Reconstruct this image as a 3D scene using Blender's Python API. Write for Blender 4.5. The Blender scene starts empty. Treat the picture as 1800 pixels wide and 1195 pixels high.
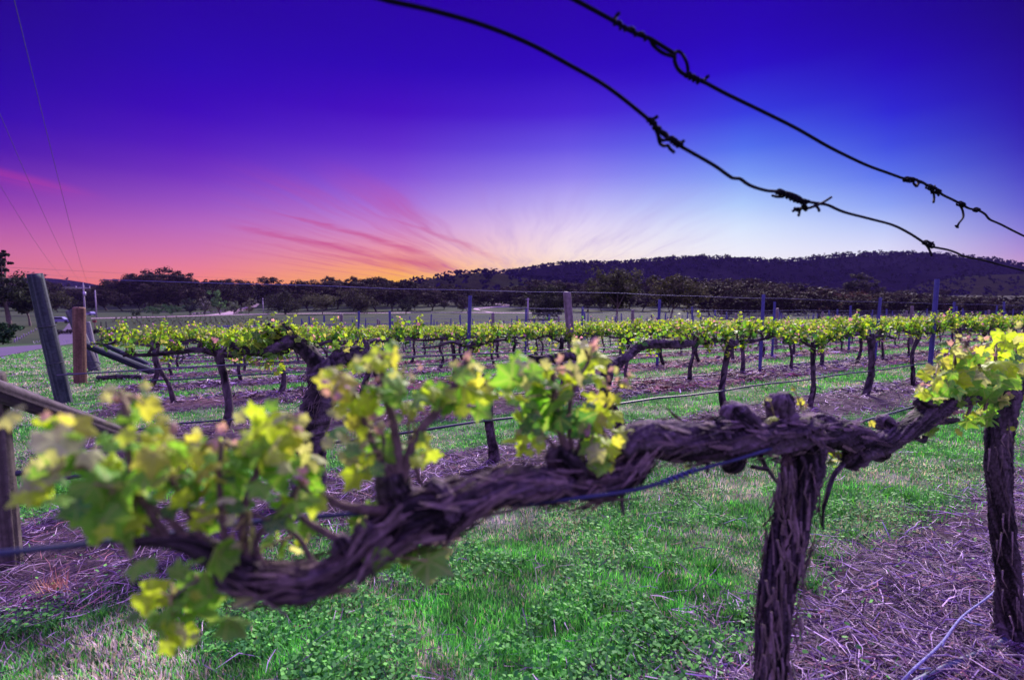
import bpy, math, random
import numpy as np
from mathutils import Vector

R = math.radians
sc = bpy.context.scene
COL = sc.collection
rng = np.random.default_rng(7)

# ------------------------------------------------------------------ camera
EYE = 1.20
PITCH = R(4.5)
FPX = 900.0
cam_d = bpy.data.cameras.new("camera")
cam_d.sensor_width = 36.0
cam_d.lens = 18.0
cam_d.clip_start = 0.02
cam_d.clip_end = 6000.0
cam_d.dof.use_dof = True
cam_d.dof.focus_distance = 3.3
cam_d.dof.aperture_fstop = 3.1
cam = bpy.data.objects.new("camera", cam_d)
COL.objects.link(cam)
cam.location = (0, 0, EYE)
cam.rotation_euler = (math.pi / 2 - PITCH, 0, 0)
sc.camera = cam

sc.view_settings.view_transform = 'Standard'
sc.view_settings.look = 'None'
sc.view_settings.gamma = 1.0
sc.view_settings.exposure = 0.70
try:
    sc.view_settings.use_curve_mapping = False
except Exception:
    pass
sc.cycles.use_denoising = True
sc.cycles.max_bounces = 6
sc.cycles.transparent_max_bounces = 6
sc.cycles.volume_bounces = 0
sc.cycles.sample_clamp_indirect = 4.0

CAMP = np.array([0, 0, EYE])
FW = np.array([0, math.cos(PITCH), -math.sin(PITCH)])
UP = np.array([0, math.sin(PITCH), math.cos(PITCH)])
RT = np.array([1.0, 0, 0])
RX, RY = 0.844, 0.5363
ROWD = np.array([RX, RY, 0.0])        # along a vine row
ROWN = np.array([-RY, RX, 0.0])       # across the rows


def ray(px, py):
    return (px - 900.0) / FPX * RT + (597.5 - py) / FPX * UP + FW


def at_y(px, py, Y):
    d = ray(px, py)
    return CAMP + d * (Y / d[1])


def on_row(px, py, q):
    d = ray(px, py)
    return CAMP + d * (q / float(d @ ROWN))


def px_m(p):
    """metres per photo pixel at world point p"""
    return float((np.asarray(p) - CAMP) @ FW) / FPX


def rowpt(q, t):
    return -RY * q + RX * t, RX * q + RY * t


ROW0, ROWS = 0.52, 3.08
def row_q(k):
    return ROW0 + ROWS * (k - 1)


def gz(x, y):
    """height of the land"""
    x = np.asarray(x, float); y = np.asarray(y, float)
    yy = np.maximum(y, -30)
    s0, s1 = -0.049, -0.006
    z = s0 * np.minimum(yy, 55)
    a = np.clip(yy - 55, 0, 55)
    z = z + s0 * a + (s1 - s0) * a * a / 110.0
    b = np.clip(yy - 110, 0, 130)
    z = z + s1 * b
    z = z + 0.016 * np.clip(x, -70, 70) * np.clip((115 - yy) / 55.0, 0, 1) * np.clip((yy + 25) / 22.0, 0, 1)
    c = np.clip(yy - 240, 0, 700)
    z = z + 0.045 * c * c / (c + 30.0)
    q = -RY * x + RX * y
    t = RX * x + RY * y
    fr = (q - ROW0) / ROWS
    d = np.abs(fr - np.round(fr)) * ROWS
    near = np.clip((16 - yy) / 6, 0, 1) * np.clip((t + 1.6) / 0.8, 0, 1) * np.clip((yy + 3) / 1.0, 0, 1)
    hump = 0.05 * np.exp(-(d / 0.5) ** 2)
    lump = 0.012 * np.sin(3.1 * x + 1.3 * y) * np.sin(2.3 * y - 1.7 * x + 1) + 0.008 * np.sin(7.3 * x + 2.0) * np.sin(6.1 * y)
    return z + near * (hump + lump)


def on_ground(px, py):
    d = ray(px, py)
    s = 0.2
    p = CAMP + d * s
    last = s
    while s < 3000:
        p = CAMP + d * s
        if p[2] < gz(p[0], p[1]):
            lo, hi = last, s
            for _ in range(40):
                m = 0.5 * (lo + hi)
                p = CAMP + d * m
                if p[2] < gz(p[0], p[1]):
                    hi = m
                else:
                    lo = m
            p = CAMP + d * hi
            return np.array([p[0], p[1], float(gz(p[0], p[1]))])
        last = s
        s = s * 1.01 + 0.01
    return p


# ------------------------------------------------------------------ node helper
class NT:
    def __init__(self, tree):
        self.t = tree
        self.n = tree.nodes
        self.l = tree.links

    def new(self, typ, **kw):
        n = self.n.new(typ)
        for k, v in kw.items():
            setattr(n, k, v)
        return n

    def put(self, sock, v):
        if isinstance(v, bpy.types.NodeSocket):
            self.l.new(v, sock)
        else:
            sock.default_value = v

    def math(self, op, a, b=None, c=None, clamp=False):
        n = self.new('ShaderNodeMath', operation=op, use_clamp=clamp)
        self.put(n.inputs[0], a)
        if b is not None: self.put(n.inputs[1], b)
        if c is not None: self.put(n.inputs[2], c)
        return n.outputs[0]

    def sstep(self, v, a, b, lo=0.0, hi=1.0):
        n = self.new('ShaderNodeMapRange', interpolation_type='SMOOTHSTEP')
        self.put(n.inputs[0], v)
        n.inputs[1].default_value = a; n.inputs[2].default_value = b
        n.inputs[3].default_value = lo; n.inputs[4].default_value = hi
        return n.outputs[0]

    def mix(self, f, a, b, blend='MIX'):
        n = self.new('ShaderNodeMix', data_type='RGBA', blend_type=blend)
        self.put(n.inputs[0], f)
        for s, v in ((n.inputs[6], a), (n.inputs[7], b)):
            if isinstance(v, bpy.types.NodeSocket): self.l.new(v, s)
            else: s.default_value = (*v[:3], 1.0)
        return n.outputs[2]

    def noise(self, vec, scale, detail=3.0, rough=0.55, out=0):
        n = self.new('ShaderNodeTexNoise')
        if vec is not None: self.l.new(vec, n.inputs['Vector'])
        n.inputs['Scale'].default_value = scale
        n.inputs['Detail'].default_value = detail
        n.inputs['Roughness'].default_value = rough
        return n.outputs[out]

    def comb(self, x, y, z):
        n = self.new('ShaderNodeCombineXYZ')
        self.put(n.inputs[0], x); self.put(n.inputs[1], y); self.put(n.inputs[2], z)
        return n.outputs[0]

    def sep(self, v):
        n = self.new('ShaderNodeSeparateXYZ')
        self.l.new(v, n.inputs[0])
        return n.outputs[0], n.outputs[1], n.outputs[2]

    def ramp(self, f, stops, interp='LINEAR'):
        n = self.new('ShaderNodeValToRGB')
        cr = n.color_ramp
        cr.interpolation = interp
        while len(cr.elements) < len(stops): cr.elements.new(0.5)
        for e, (p, c) in zip(cr.elements, stops):
            e.position = p; e.color = (*c[:3], 1.0)
        self.put(n.inputs[0], f)
        return n.outputs[0]


def lin(c):
    c = np.asarray(c, float) / 255.0
    return tuple(np.where(c <= 0.04045, c / 12.92, ((c + 0.055) / 1.055) ** 2.4))


# ------------------------------------------------------------------ world: dusk sky
world = bpy.data.worlds.new("World")
sc.world = world
world.use_nodes = True
W = NT(world.node_tree)
W.n.clear()
SKY_ROWS = [0, 60, 120, 200, 260, 310, 360, 400, 440, 470, 490, 510]
SKY = {
 0:    [(33,0,138),(34,0,148),(36,0,160),(48,0,172),(72,14,172),(108,40,172),(148,62,170),(180,88,164),(206,106,150),(219,114,134),(224,116,122),(222,110,108)],
 350:  [(37,0,158),(39,0,168),(42,0,178),(60,0,186),(86,24,190),(116,50,192),(154,82,192),(186,104,186),(213,117,166),(235,127,142),(245,132,118),(248,128,92)],
 700:  [(39,0,163),(40,0,172),(44,0,182),(70,8,194),(98,44,206),(130,78,214),(168,114,218),(206,140,206),(240,156,160),(255,170,96),(255,184,62),(255,180,42)],
 1000: [(40,0,168),(41,0,178),(46,2,190),(74,34,212),(104,84,228),(146,130,238),(194,182,244),(232,216,242),(252,232,228),(255,228,196),(255,206,150),(255,175,105)],
 1300: [(36,0,172),(37,0,184),(40,8,202),(52,58,224),(80,112,238),(124,158,246),(178,206,252),(218,232,254),(240,242,250),(250,242,240),(250,236,226),(248,224,210)],
 1550: [(29,0,150),(31,0,165),(35,4,187),(42,36,212),(60,76,224),(90,116,236),(140,164,244),(188,202,248),(226,226,248),(242,230,240),(244,226,224),(240,214,208)],
 1800: [(23,0,116),(26,0,130),(31,0,148),(38,8,168),(50,34,180),(68,62,194),(94,92,204),(130,120,210),(174,142,206),(204,158,194),(216,162,182),(220,160,172)],
}
OVER = (0.60, 0.42, 1.75)      # unseen sky overhead, brighter than the visible sky as added fill (linear)
BACK = [(0.66, 0.40, 0.90), (0.74, 0.46, 1.2), (0.70, 0.46, 1.5), (0.60, 0.42, 1.75)]  # unseen sky behind the camera, brightened as added fill light
tc = W.new('ShaderNodeTexCoord')
dx, dy, dz = W.sep(tc.outputs['Generated'])
elev = W.math('ARCSINE', dz)
az = W.math('ARCTAN2', dx, dy)
pos = W.math('ADD', W.math('MULTIPLY', elev, 1.0 / R(90)), 0.0, clamp=True)
cols, azs = [], []
for px, vals in SKY.items():
    st = []
    for py, c in zip(SKY_ROWS, vals):
        d = ray(px, py); d = d / np.linalg.norm(d)
        st.append((max(0.0, math.asin(d[2]) / R(90)), lin(c)))
    st = st[::-1]
    top = st[-1]
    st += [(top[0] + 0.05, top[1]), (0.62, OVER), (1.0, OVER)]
    d = ray(px, 480)
    azs.append(math.atan2(d[0], d[1]))
    cols.append(W.ramp(pos, st))
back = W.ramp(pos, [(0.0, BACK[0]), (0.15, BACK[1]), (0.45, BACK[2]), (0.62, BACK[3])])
cur = cols[0]
for i in range(1, len(cols)):
    n = W.new('ShaderNodeMapRange', interpolation_type='LINEAR')
    W.put(n.inputs[0], az)
    n.inputs[1].default_value = azs[i - 1]; n.inputs[2].default_value = azs[i]
    cur = W.mix(n.outputs[0], cur, cols[i])
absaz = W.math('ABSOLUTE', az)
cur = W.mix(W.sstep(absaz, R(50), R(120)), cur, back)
# thin cirrus streaks lying on a high level sheet, running towards the sunset
dzc = W.math('MAXIMUM', dz, 0.012)
ca, sa = math.cos(R(2.0)), math.sin(R(2.0))
U = W.math('DIVIDE', W.math('SUBTRACT', W.math('MULTIPLY', dx, ca), W.math('MULTIPLY', dy, sa)), dzc)
V = W.math('DIVIDE', W.math('ADD', W.math('MULTIPLY', dx, sa), W.math('MULTIPLY', dy, ca)), dzc)
warp = W.noise(W.comb(W.math('MULTIPLY', U, 0.25), W.math('MULTIPLY', V, 0.16), 0.0), 1.0, 2.0)
U2 = W.math('ADD', U, W.math('MULTIPLY', W.math('SUBTRACT', warp, 0.5), 0.9))
n1 = W.noise(W.comb(W.math('MULTIPLY', U2, 2.5), W.math('MULTIPLY', V, 0.09), 3.0), 1.0, 5.0, 0.6)
n2 = W.noise(W.comb(W.math('MULTIPLY', U2, 4.5), W.math('MULTIPLY', V, 0.25), 8.0), 1.0, 3.0, 0.6)
streak = W.math('ADD', W.math('MULTIPLY', W.sstep(n1, 0.46, 0.74), W.sstep(az, R(-8), R(4), 0.75, 0.30)), W.math('MULTIPLY', W.sstep(n2, 0.42, 0.78), 0.34))
eband = W.math('MULTIPLY', W.sstep(elev, R(1.2), R(3.0)), W.sstep(elev, R(8.5), R(15.0), 1.0, 0.0))
fade_az = W.math('MULTIPLY', W.sstep(az, R(-34), R(-20)), W.sstep(az, R(14), R(27), 1.0, 0.0))
cl = W.math('MULTIPLY', W.math('MULTIPLY', streak, eband), fade_az, clamp=True)
ccol = W.mix(W.sstep(az, R(-14), R(2)), lin((196, 62, 132)), lin((160, 130, 216)))
cur = W.mix(W.math('MULTIPLY', cl, 0.62), cur, ccol)
# the rose band low on the left
dband = W.math('SUBTRACT', elev, W.math('ADD', R(2.4), W.math('MULTIPLY', az, -0.16)))
band = W.math('MULTIPLY', W.sstep(W.math('ABSOLUTE', dband), 0.0, R(1.0), 1.0, 0.0), W.sstep(az, R(-43), R(-37), 1.0, 0.0))
cur = W.mix(W.math('MULTIPLY', band, W.sstep(n1, 0.35, 0.6, 0.10, 0.34)), cur, lin((224, 62, 140)))
# two longer rose streaks left of the glow
def ae(px, py):
    d = ray(px, py); d = d / np.linalg.norm(d)
    return math.atan2(d[0], d[1]), math.asin(d[2])
for pts, w0, w1, al in (([(365, 392), (600, 436), (820, 482)], .25, .75, .60), ([(440, 366), (620, 410), (800, 470)], .12, .55, .55), ([(640, 372), (760, 410), (900, 466)], .15, .45, .34), ([(420, 420), (600, 452), (760, 484)], .12, .4, .35)):
    (a0, e0), (a1, e1), (a2, e2) = [ae(*p) for p in pts]
    c2, c1, c0 = np.polyfit([a0, a1, a2], [e0, e1, e2], 2)
    ctr = W.math('ADD', W.math('MULTIPLY', az, W.math('ADD', W.math('MULTIPLY', az, float(c2)), float(c1))), float(c0))
    nn = W.noise(W.comb(W.math('MULTIPLY', az, 9.0), W.math('MULTIPLY', elev, 60.0), a0 * 50), 1.0, 4.0, .6)
    ctr = W.math('ADD', ctr, W.math('MULTIPLY', W.math('SUBTRACT', nn, .5), R(1.0)))
    u_ = W.sstep(az, a0, a2)
    wid = W.math('ADD', R(w0), W.math('MULTIPLY', u_, R(w1 - w0)))
    dd_ = W.math('DIVIDE', W.math('ABSOLUTE', W.math('SUBTRACT', elev, ctr)), wid)
    m_ = W.math('MULTIPLY', W.sstep(dd_, 0.0, 1.4, 1.0, 0.0), W.math('MULTIPLY', W.sstep(az, a0, a0 + R(7)), W.sstep(az, a2 - R(4), a2 + R(1), 1.0, 0.0)))
    m_ = W.math('MULTIPLY', m_, W.sstep(nn, .3, .6, .5, 1.0))
    cur = W.mix(W.math('MULTIPLY', m_, al), cur, lin((196, 52, 120)))
# below the horizon
cur = W.mix(W.sstep(dz, -0.03, 0.0), (0.05, 0.03, 0.08), cur)
bg = W.new('ShaderNodeBackground')
W.l.new(cur, bg.inputs[0])
bg.inputs[1].default_value = 0.616
wo = W.new('ShaderNodeOutputWorld')
W.l.new(bg.outputs[0], wo.inputs[0])
world.cycles.sampling_method = 'MANUAL'
world.cycles.sample_map_resolution = 512

# ------------------------------------------------------------------ sun: last soft glow from the bright part of the sky
sun_d = bpy.data.lights.new("sun", 'SUN')
sun_d.energy = 5.0
sun_d.angle = R(14)
sun_d.color = (1.0, 0.88, 0.84)
sun = bpy.data.objects.new("sun", sun_d)
COL.objects.link(sun)
SUN_AZ, SUN_EL = R(20), R(32)
sv = Vector((math.sin(SUN_AZ) * math.cos(SUN_EL), math.cos(SUN_AZ) * math.cos(SUN_EL), math.sin(SUN_EL)))
sun.rotation_euler = sv.to_track_quat('Z', 'Y').to_euler()
sun.location = (0, 0, 60)

# ------------------------------------------------------------------ mesh helpers
def vhash(ix, iy, iz, seed):
    h = (ix.astype(np.int64) * 374761393 + iy.astype(np.int64) * 668265263 + iz.astype(np.int64) * 1274126177 + seed * 974634777) & 0xFFFFFFFF
    h = ((h ^ (h >> 13)) * 1274126177) & 0xFFFFFFFF
    h = h ^ (h >> 16)
    return (h & 0xFFFF) / 65535.0


def vnoise(x, y, z, seed=0):
    x, y, z = np.broadcast_arrays(np.asarray(x, float), np.asarray(y, float), np.asarray(z, float))
    ix, iy, iz = np.floor(x), np.floor(y), np.floor(z)
    fx, fy, fz = x - ix, y - iy, z - iz
    fx, fy, fz = [f * f * (3 - 2 * f) for f in (fx, fy, fz)]
    r = 0
    for a in (0, 1):
        wa = fx if a else 1 - fx
        for b in (0, 1):
            wb = fy if b else 1 - fy
            for c in (0, 1):
                wc = fz if c else 1 - fz
                r = r + wa * wb * wc * vhash(ix + a, iy + b, iz + c, seed)
    return r


def fbm(x, y, z, seed=0, oct=3):
    r, a, tot = 0, 1.0, 0
    for o in range(oct):
        r = r + a * vnoise(x * 2 ** o, y * 2 ** o, z * 2 ** o, seed + o)
        tot += a; a *= 0.5
    return r / tot


class MB:
    """collects arrays of one mesh"""
    def __init__(self):
        self.V, self.F, self.T, self.n, self.U = [], [], [], 0, []

    def add(self, V, Fs, tint=None, uv=None):
        V = np.asarray(V, float).reshape(-1, 3)
        self.V.append(V)
        if not isinstance(Fs, (list, tuple)): Fs = [Fs]
        for F in Fs:
            F = np.asarray(F, np.int64)
            if len(F): self.F.append(F + self.n)
        if tint is None: tint = (0.5, 0.5, 0.5)
        T = np.empty((len(V), 3)); T[:] = np.asarray(tint, float)
        self.T.append(T)
        self.U.append(np.zeros((len(V), 3)) if uv is None else uv)
        self.n += len(V)
        return self

    def build(self, name, mat, parent=None, smooth=True, origin=None):
        V = np.concatenate(self.V) if self.V else np.zeros((0, 3))
        T = np.concatenate(self.T) if self.T else np.zeros((0, 3))
        if origin is not None: V = V - np.asarray(origin)
        me = bpy.data.meshes.new(name)
        me.vertices.add(len(V))
        me.vertices.foreach_set("co", V.astype(np.float32).ravel())
        li = np.concatenate([F.ravel() for F in self.F]).astype(np.int32)
        tot = np.concatenate([np.full(len(F), F.shape[1]) for F in self.F])
        start = np.concatenate([[0], np.cumsum(tot)[:-1]]).astype(np.int32)
        me.loops.add(len(li))
        me.loops.foreach_set("vertex_index", li)
        me.polygons.add(len(tot))
        me.polygons.foreach_set("loop_start", start)
        me.polygons.foreach_set("use_smooth", np.full(len(tot), smooth))
        a = me.attributes.new("tint", 'FLOAT_COLOR', 'POINT')
        a.data.foreach_set("color", np.concatenate([T, np.ones((len(T), 1))], 1).astype(np.float32).ravel())
        U = np.concatenate(self.U)
        if U.any():
            b_ = me.attributes.new('luv', 'FLOAT_VECTOR', 'POINT')
            b_.data.foreach_set('vector', U.astype(np.float32).ravel())
        me.update(calc_edges=True)
        me.validate()
        me.materials.append(mat)
        o = bpy.data.objects.new(name, me)
        COL.objects.link(o)
        if parent is not None: o.parent = parent
        if origin is not None and parent is None: o.location = origin
        return o


def empty(name, loc, rz=0.0):
    o = bpy.data.objects.new(name, None)
    o.empty_display_size = 0.2
    COL.objects.link(o)
    o.location = [float(v) for v in loc]
    o.rotation_euler = (0, 0, rz)
    return o


def tag(o, label=None, cat=None, group=None, kind=None):
    if label: o["label"] = label
    if cat: o["category"] = cat
    if group: o["group"] = group
    if kind: o["kind"] = kind
    return o


def copy_tree(o, parent=None):
    c = o.copy(); COL.objects.link(c); c.parent = parent
    for ch in list(o.children): copy_tree(ch, c)
    return c


def catmull(P, step):
    P = np.asarray(P, float)
    if len(P) == 2:
        P = np.stack([P[0], (2 * P[0] + P[1]) / 3, (P[0] + 2 * P[1]) / 3, P[1]])
    E = np.concatenate([[2 * P[0] - P[1]], P, [2 * P[-1] - P[-2]]])
    out = []
    for i in range(1, len(E) - 2):
        L = np.linalg.norm(E[i + 1, :3] - E[i, :3])
        k = max(1, int(math.ceil(L / step)))
        t = (np.arange(k) / k)[:, None]
        a, b, c, d = E[i - 1], E[i], E[i + 1], E[i + 2]
        out.append(0.5 * (2 * b + (c - a) * t + (2 * a - 5 * b + 4 * c - d) * t ** 2 + (3 * b - a - 3 * c + d) * t ** 3))
    out.append(P[-1:])
    return np.concatenate(out)


def tube(mb, pts, rad, sides=8, step=None, dispf=None, tintf=None, tint=(0.5, 0.5, 0.5), smooth_path=True, cap=True):
    """tapered tube along pts (N,3) with radii; dispf(a, s, r)->radius factor, tintf(a, s, f)->colour"""
    pts = np.asarray(pts, float)
    rad = np.broadcast_to(np.asarray(rad, float), (len(pts),))
    A = np.concatenate([pts, rad[:, None]], 1)
    if smooth_path and step: A = catmull(A, step)
    P, r = A[:, :3], np.maximum(A[:, 3], 1e-4)
    n = len(P)
    Tn = np.gradient(P, axis=0)
    Tn /= np.linalg.norm(Tn, axis=1)[:, None] + 1e-12
    ref = np.array([0, 0, 1.0]) if abs(Tn[0, 2]) < 0.8 else np.array([1.0, 0, 0])
    N = np.empty_like(P)
    v = ref - Tn[0] * (ref @ Tn[0]); N[0] = v / np.linalg.norm(v)
    for i in range(1, n):
        v = N[i - 1] - Tn[i] * (N[i - 1] @ Tn[i])
        N[i] = v / (np.linalg.norm(v) + 1e-12)
    B = np.cross(Tn, N)
    s = np.concatenate([[0], np.cumsum(np.linalg.norm(np.diff(P, axis=0), axis=1))])
    a = np.arange(sides) / sides * 2 * math.pi
    Ag, Sg = np.meshgrid(a, s)
    Rg = np.repeat(r[:, None], sides, 1)
    f = dispf(Ag, Sg, Rg) if dispf else np.ones_like(Ag)
    V = P[:, None, :] + (np.cos(Ag) * Rg * f)[..., None] * N[:, None, :] + (np.sin(Ag) * Rg * f)[..., None] * B[:, None, :]
    V = V.reshape(-1, 3)
    i = np.arange(n - 1)[:, None] * sides
    j = np.arange(sides)[None, :]
    j2 = (j + 1) % sides
    Q = np.stack([i + j, i + j2, i + sides + j2, i + sides + j], -1).reshape(-1, 4)
    if tintf is not None: T = np.asarray(tintf(Ag, Sg, f)).reshape(-1, 3)
    else: T = np.tile(np.asarray(tint, float), (len(V), 1))
    Fs = [Q]
    if cap:
        V = np.concatenate([V, P[:1], P[-1:]])
        T = np.concatenate([T, T[:1], T[-1:]])
        c0, c1 = n * sides, n * sides + 1
        j = np.arange(sides); j2 = (j + 1) % sides
        Fs.append(np.stack([np.full(sides, c0), j2, j], 1))
        o = (n - 1) * sides
        Fs.append(np.stack([np.full(sides, c1), o + j, o + j2], 1))
    mb.add(V, Fs, T)
    return mb


def box(mb, c, s, rz=0.0, tint=(0.5, 0.5, 0.5), bevel=0.0):
    x, y, z = [v / 2 for v in s]
    V = np.array([[-x, -y, -z], [x, -y, -z], [x, y, -z], [-x, y, -z], [-x, -y, z], [x, -y, z], [x, y, z], [-x, y, z]], float)
    cr, sr = math.cos(rz), math.sin(rz)
    V = V @ np.array([[cr, sr, 0], [-sr, cr, 0], [0, 0, 1.0]]) + np.asarray(c)
    Q = np.array([[0, 3, 2, 1], [4, 5, 6, 7], [0, 1, 5, 4], [1, 2, 6, 5], [2, 3, 7, 6], [3, 0, 4, 7]])
    mb.add(V, Q, tint)
    return mb


def prism(mb, prof, y0, y1, c=(0, 0, 0), tint=(.5, .5, .5)):
    """profile in x,z pulled along y"""
    n = len(prof)
    P = np.array([[x, 0, z] for x, z in prof])
    V = np.concatenate([P + [0, y0, 0], P + [0, y1, 0]]) + np.asarray(c)
    j = np.arange(n); j2 = (j + 1) % n
    mb.add(V, [np.stack([j, j2, j2 + n, j + n], 1), j[::-1][None, :].copy(), (j + n)[None, :].copy()], tint)
    return mb


# bark: fibrous, fissured, grey brown
def bark_disp(seed, amp=0.22, lump=0.18, ka=3.0, ks=7.0, lumpk=9.0, twist=6.0):
    def f(a, s, r):
        aa = a + twist * s + 1.2 * (vnoise(s * 5, 0, 0, seed + 5) - .5)
        c, d = np.cos(aa), np.sin(aa)
        n1 = vnoise(c * ka + 10, d * ka + 10, s * ks, seed)
        n2 = vnoise(c * ka * 2.3 + 10, d * ka * 2.3 + 10, s * ks * 1.7, seed + 1)
        rid = 1 - np.abs(2 * n1 - 1)
        rid2 = 1 - np.abs(2 * n2 - 1)
        lm = vnoise(np.cos(a) * 1.1 + 5, np.sin(a) * 1.1 + 5, s * lumpk, seed + 2)
        n3 = vnoise(c * ka * 1.5 + 20, d * ka * 1.5 + 20, s * ks * .8, seed + 4) * 5
        saw = n3 - np.floor(n3)
        return 1 + amp * (0.5 * rid + 0.35 * rid2 + .75 * saw - 0.85) + lump * (lm - 0.5) * 2
    return f


def bark_tint(seed, dark=(.004, .003, .005), light=(.155, .108, .155), ka=4.0, ks=5.0, twist=6.0):
    D, L = np.array(dark), np.array(light)
    def f(a, s, fr):
        aa = a + twist * s
        n = vnoise(np.cos(aa) * ka * 2 + 3, np.sin(aa) * ka * 2 + 3, s * ks * 2, seed + 9)
        m = vnoise(np.cos(a) * 1.5 + 3, np.sin(a) * 1.5 + 3, s * 4, seed + 11)
        w = np.clip(-0.04 + 0.95 * (n - .25) + 0.5 * (m - .45) + 1.6 * (fr - 1.0), 0, 1)[..., None]  # fissures darker, ridges paler: bark tone with shade and highlight put in
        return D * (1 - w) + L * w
    return f


# grape leaf templates
def leaf_template(nout=30, seed=0, cup=0.25, rings=1):
    th = np.linspace(-math.pi, math.pi, nout, endpoint=False)     # 0 = tip, +-pi = stalk notch
    r = np.zeros(nout)
    for c, w, h in ((0, .42, 1.0), (1.12, .40, .88), (-1.12, .40, .88), (2.15, .42, .66), (-2.15, .42, .66)):
        r = np.maximum(r, h * np.exp(-((th - c) / w) ** 2 * 0.5))
    r = np.maximum(r, 0.66)
    r *= np.where(np.abs(th) > 2.85, 0.45, 1.0)
    if nout >= 24: r *= 1 + 0.055 * np.where(np.arange(nout) % 2 == 0, 1, -1)
    g = np.random.default_rng(seed)
    def z(rr, t): return -cup * rr ** 2 + 0.10 * np.cos(5.2 * t + g.random() * 0.1) * rr + 0.10 * np.sin(2 * t + seed) * rr ** 2
    V = [np.array([[0, 0, 0.0]])]
    if rings:
        rr = r * 0.55
        V.append(np.stack([np.sin(th) * rr, np.cos(th) * rr, z(rr, th)], 1))
    V.append(np.stack([np.sin(th) * r, np.cos(th) * r, z(r, th)], 1))
    V = np.concatenate(V)
    j = np.arange(nout); j2 = (j + 1) % nout
    Fs = [np.stack([np.zeros(nout, int), 1 + j, 1 + j2], 1)]
    if rings: Fs.append(np.stack([1 + j, 1 + nout + j, 1 + nout + j2, 1 + j2], 1))
    rv = np.linalg.norm(V[:, :2], axis=1)
    return V, Fs, rv


HERO_LEAF = [leaf_template(36, s, c, 1) for s, c in ((0, .35), (1, .62), (2, .20), (3, .75))]
MID_LEAF = [leaf_template(10, 0, .3, 0), leaf_template(10, 3, .6, 0)]
def far_leaf():
    V = np.array([[0, -.45, 0], [.75, -.1, -.2], [.45, .6, -.05], [0, .95, -.2], [-.45, .6, -.05], [-.75, -.1, -.2]])
    return V, [np.array([[0, 1, 2, 3], [0, 3, 4, 5]])], np.linalg.norm(V[:, :2], axis=1)
FAR_LEAF = [far_leaf()]


def norm(v):
    return v / (np.linalg.norm(v, axis=-1, keepdims=True) + 1e-9)


def leaves(mb, tmpl, P, size, nrm, tip, tint, edge=None):
    """many leaves: P (k,3), size (k,), nrm, tip (k,3), tint (k,3)"""
    V, Fs, rv = tmpl
    k, n = len(P), len(V)
    if k == 0: return
    Z = norm(np.asarray(nrm, float)); Yv = np.asarray(tip, float)
    Yv = norm(Yv - Z * (Yv * Z).sum(-1, keepdims=True))
    X = np.cross(Yv, Z)
    S = np.asarray(size)[:, None, None]
    W_ = (V[None, :, 0:1] * X[:, None] + V[None, :, 1:2] * Yv[:, None] + V[None, :, 2:3] * Z[:, None]) * S + np.asarray(P)[:, None]
    off = (np.arange(k) * n)[:, None, None]
    Fo = [(F[None] + off).reshape(-1, F.shape[1]) for F in Fs]
    T = np.repeat(np.asarray(tint)[:, None, :], n, 1)
    if edge is not None:
        w = np.clip(rv[None, :, None], 0, 1) ** 2
        T = T * (1 - w * .6) + np.asarray(edge)[:, None, :] * w * .6
    uv = np.tile(V, (k, 1)) if n > 40 else None
    mb.add(W_.reshape(-1, 3), Fo, T.reshape(-1, 3), uv)


# ------------------------------------------------------------------ materials
def new_mat(name):
    m = bpy.data.materials.new(name)
    m.use_nodes = True
    t = NT(m.node_tree)
    t.n.clear()
    out = t.new('ShaderNodeOutputMaterial')
    return m, t, out


def veins(t, col):
    """pale veins of a grape leaf, from its own leaf coordinates"""
    at = t.new('ShaderNodeAttribute'); at.attribute_name = 'luv'
    x, y, z = t.sep(at.outputs['Vector'])
    tot = None
    for a in (0, 1.05, -1.05, 2.05, -2.05):
        al = t.math('ADD', t.math('MULTIPLY', x, math.sin(a)), t.math('MULTIPLY', y, math.cos(a)))
        ac = t.math('ABSOLUTE', t.math('SUBTRACT', t.math('MULTIPLY', x, math.cos(a)), t.math('MULTIPLY', y, math.sin(a))))
        v = t.math('MULTIPLY', t.sstep(ac, 0.012, 0.05, 1.0, 0.0), t.sstep(al, 0.02, 0.08))
        # side veins
        w = t.math('SUBTRACT', al, t.math('MULTIPLY', ac, 0.8))
        fr = t.math('ABSOLUTE', t.math('SUBTRACT', t.math('FRACT', t.math('MULTIPLY', w, 5.0)), 0.5))
        sv = t.math('MULTIPLY', t.math('MULTIPLY', t.sstep(fr, 0.03, 0.13, 0.5, 0.0), t.sstep(ac, 0.22, 0.30, 1.0, 0.0)), t.sstep(al, 0.1, 0.2))
        v = t.math('MAXIMUM', v, sv)
        tot = v if tot is None else t.math('MAXIMUM', tot, v)
    return t.mix(t.math('MULTIPLY', tot, 0.5), col, (.50, .52, .20))


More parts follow.
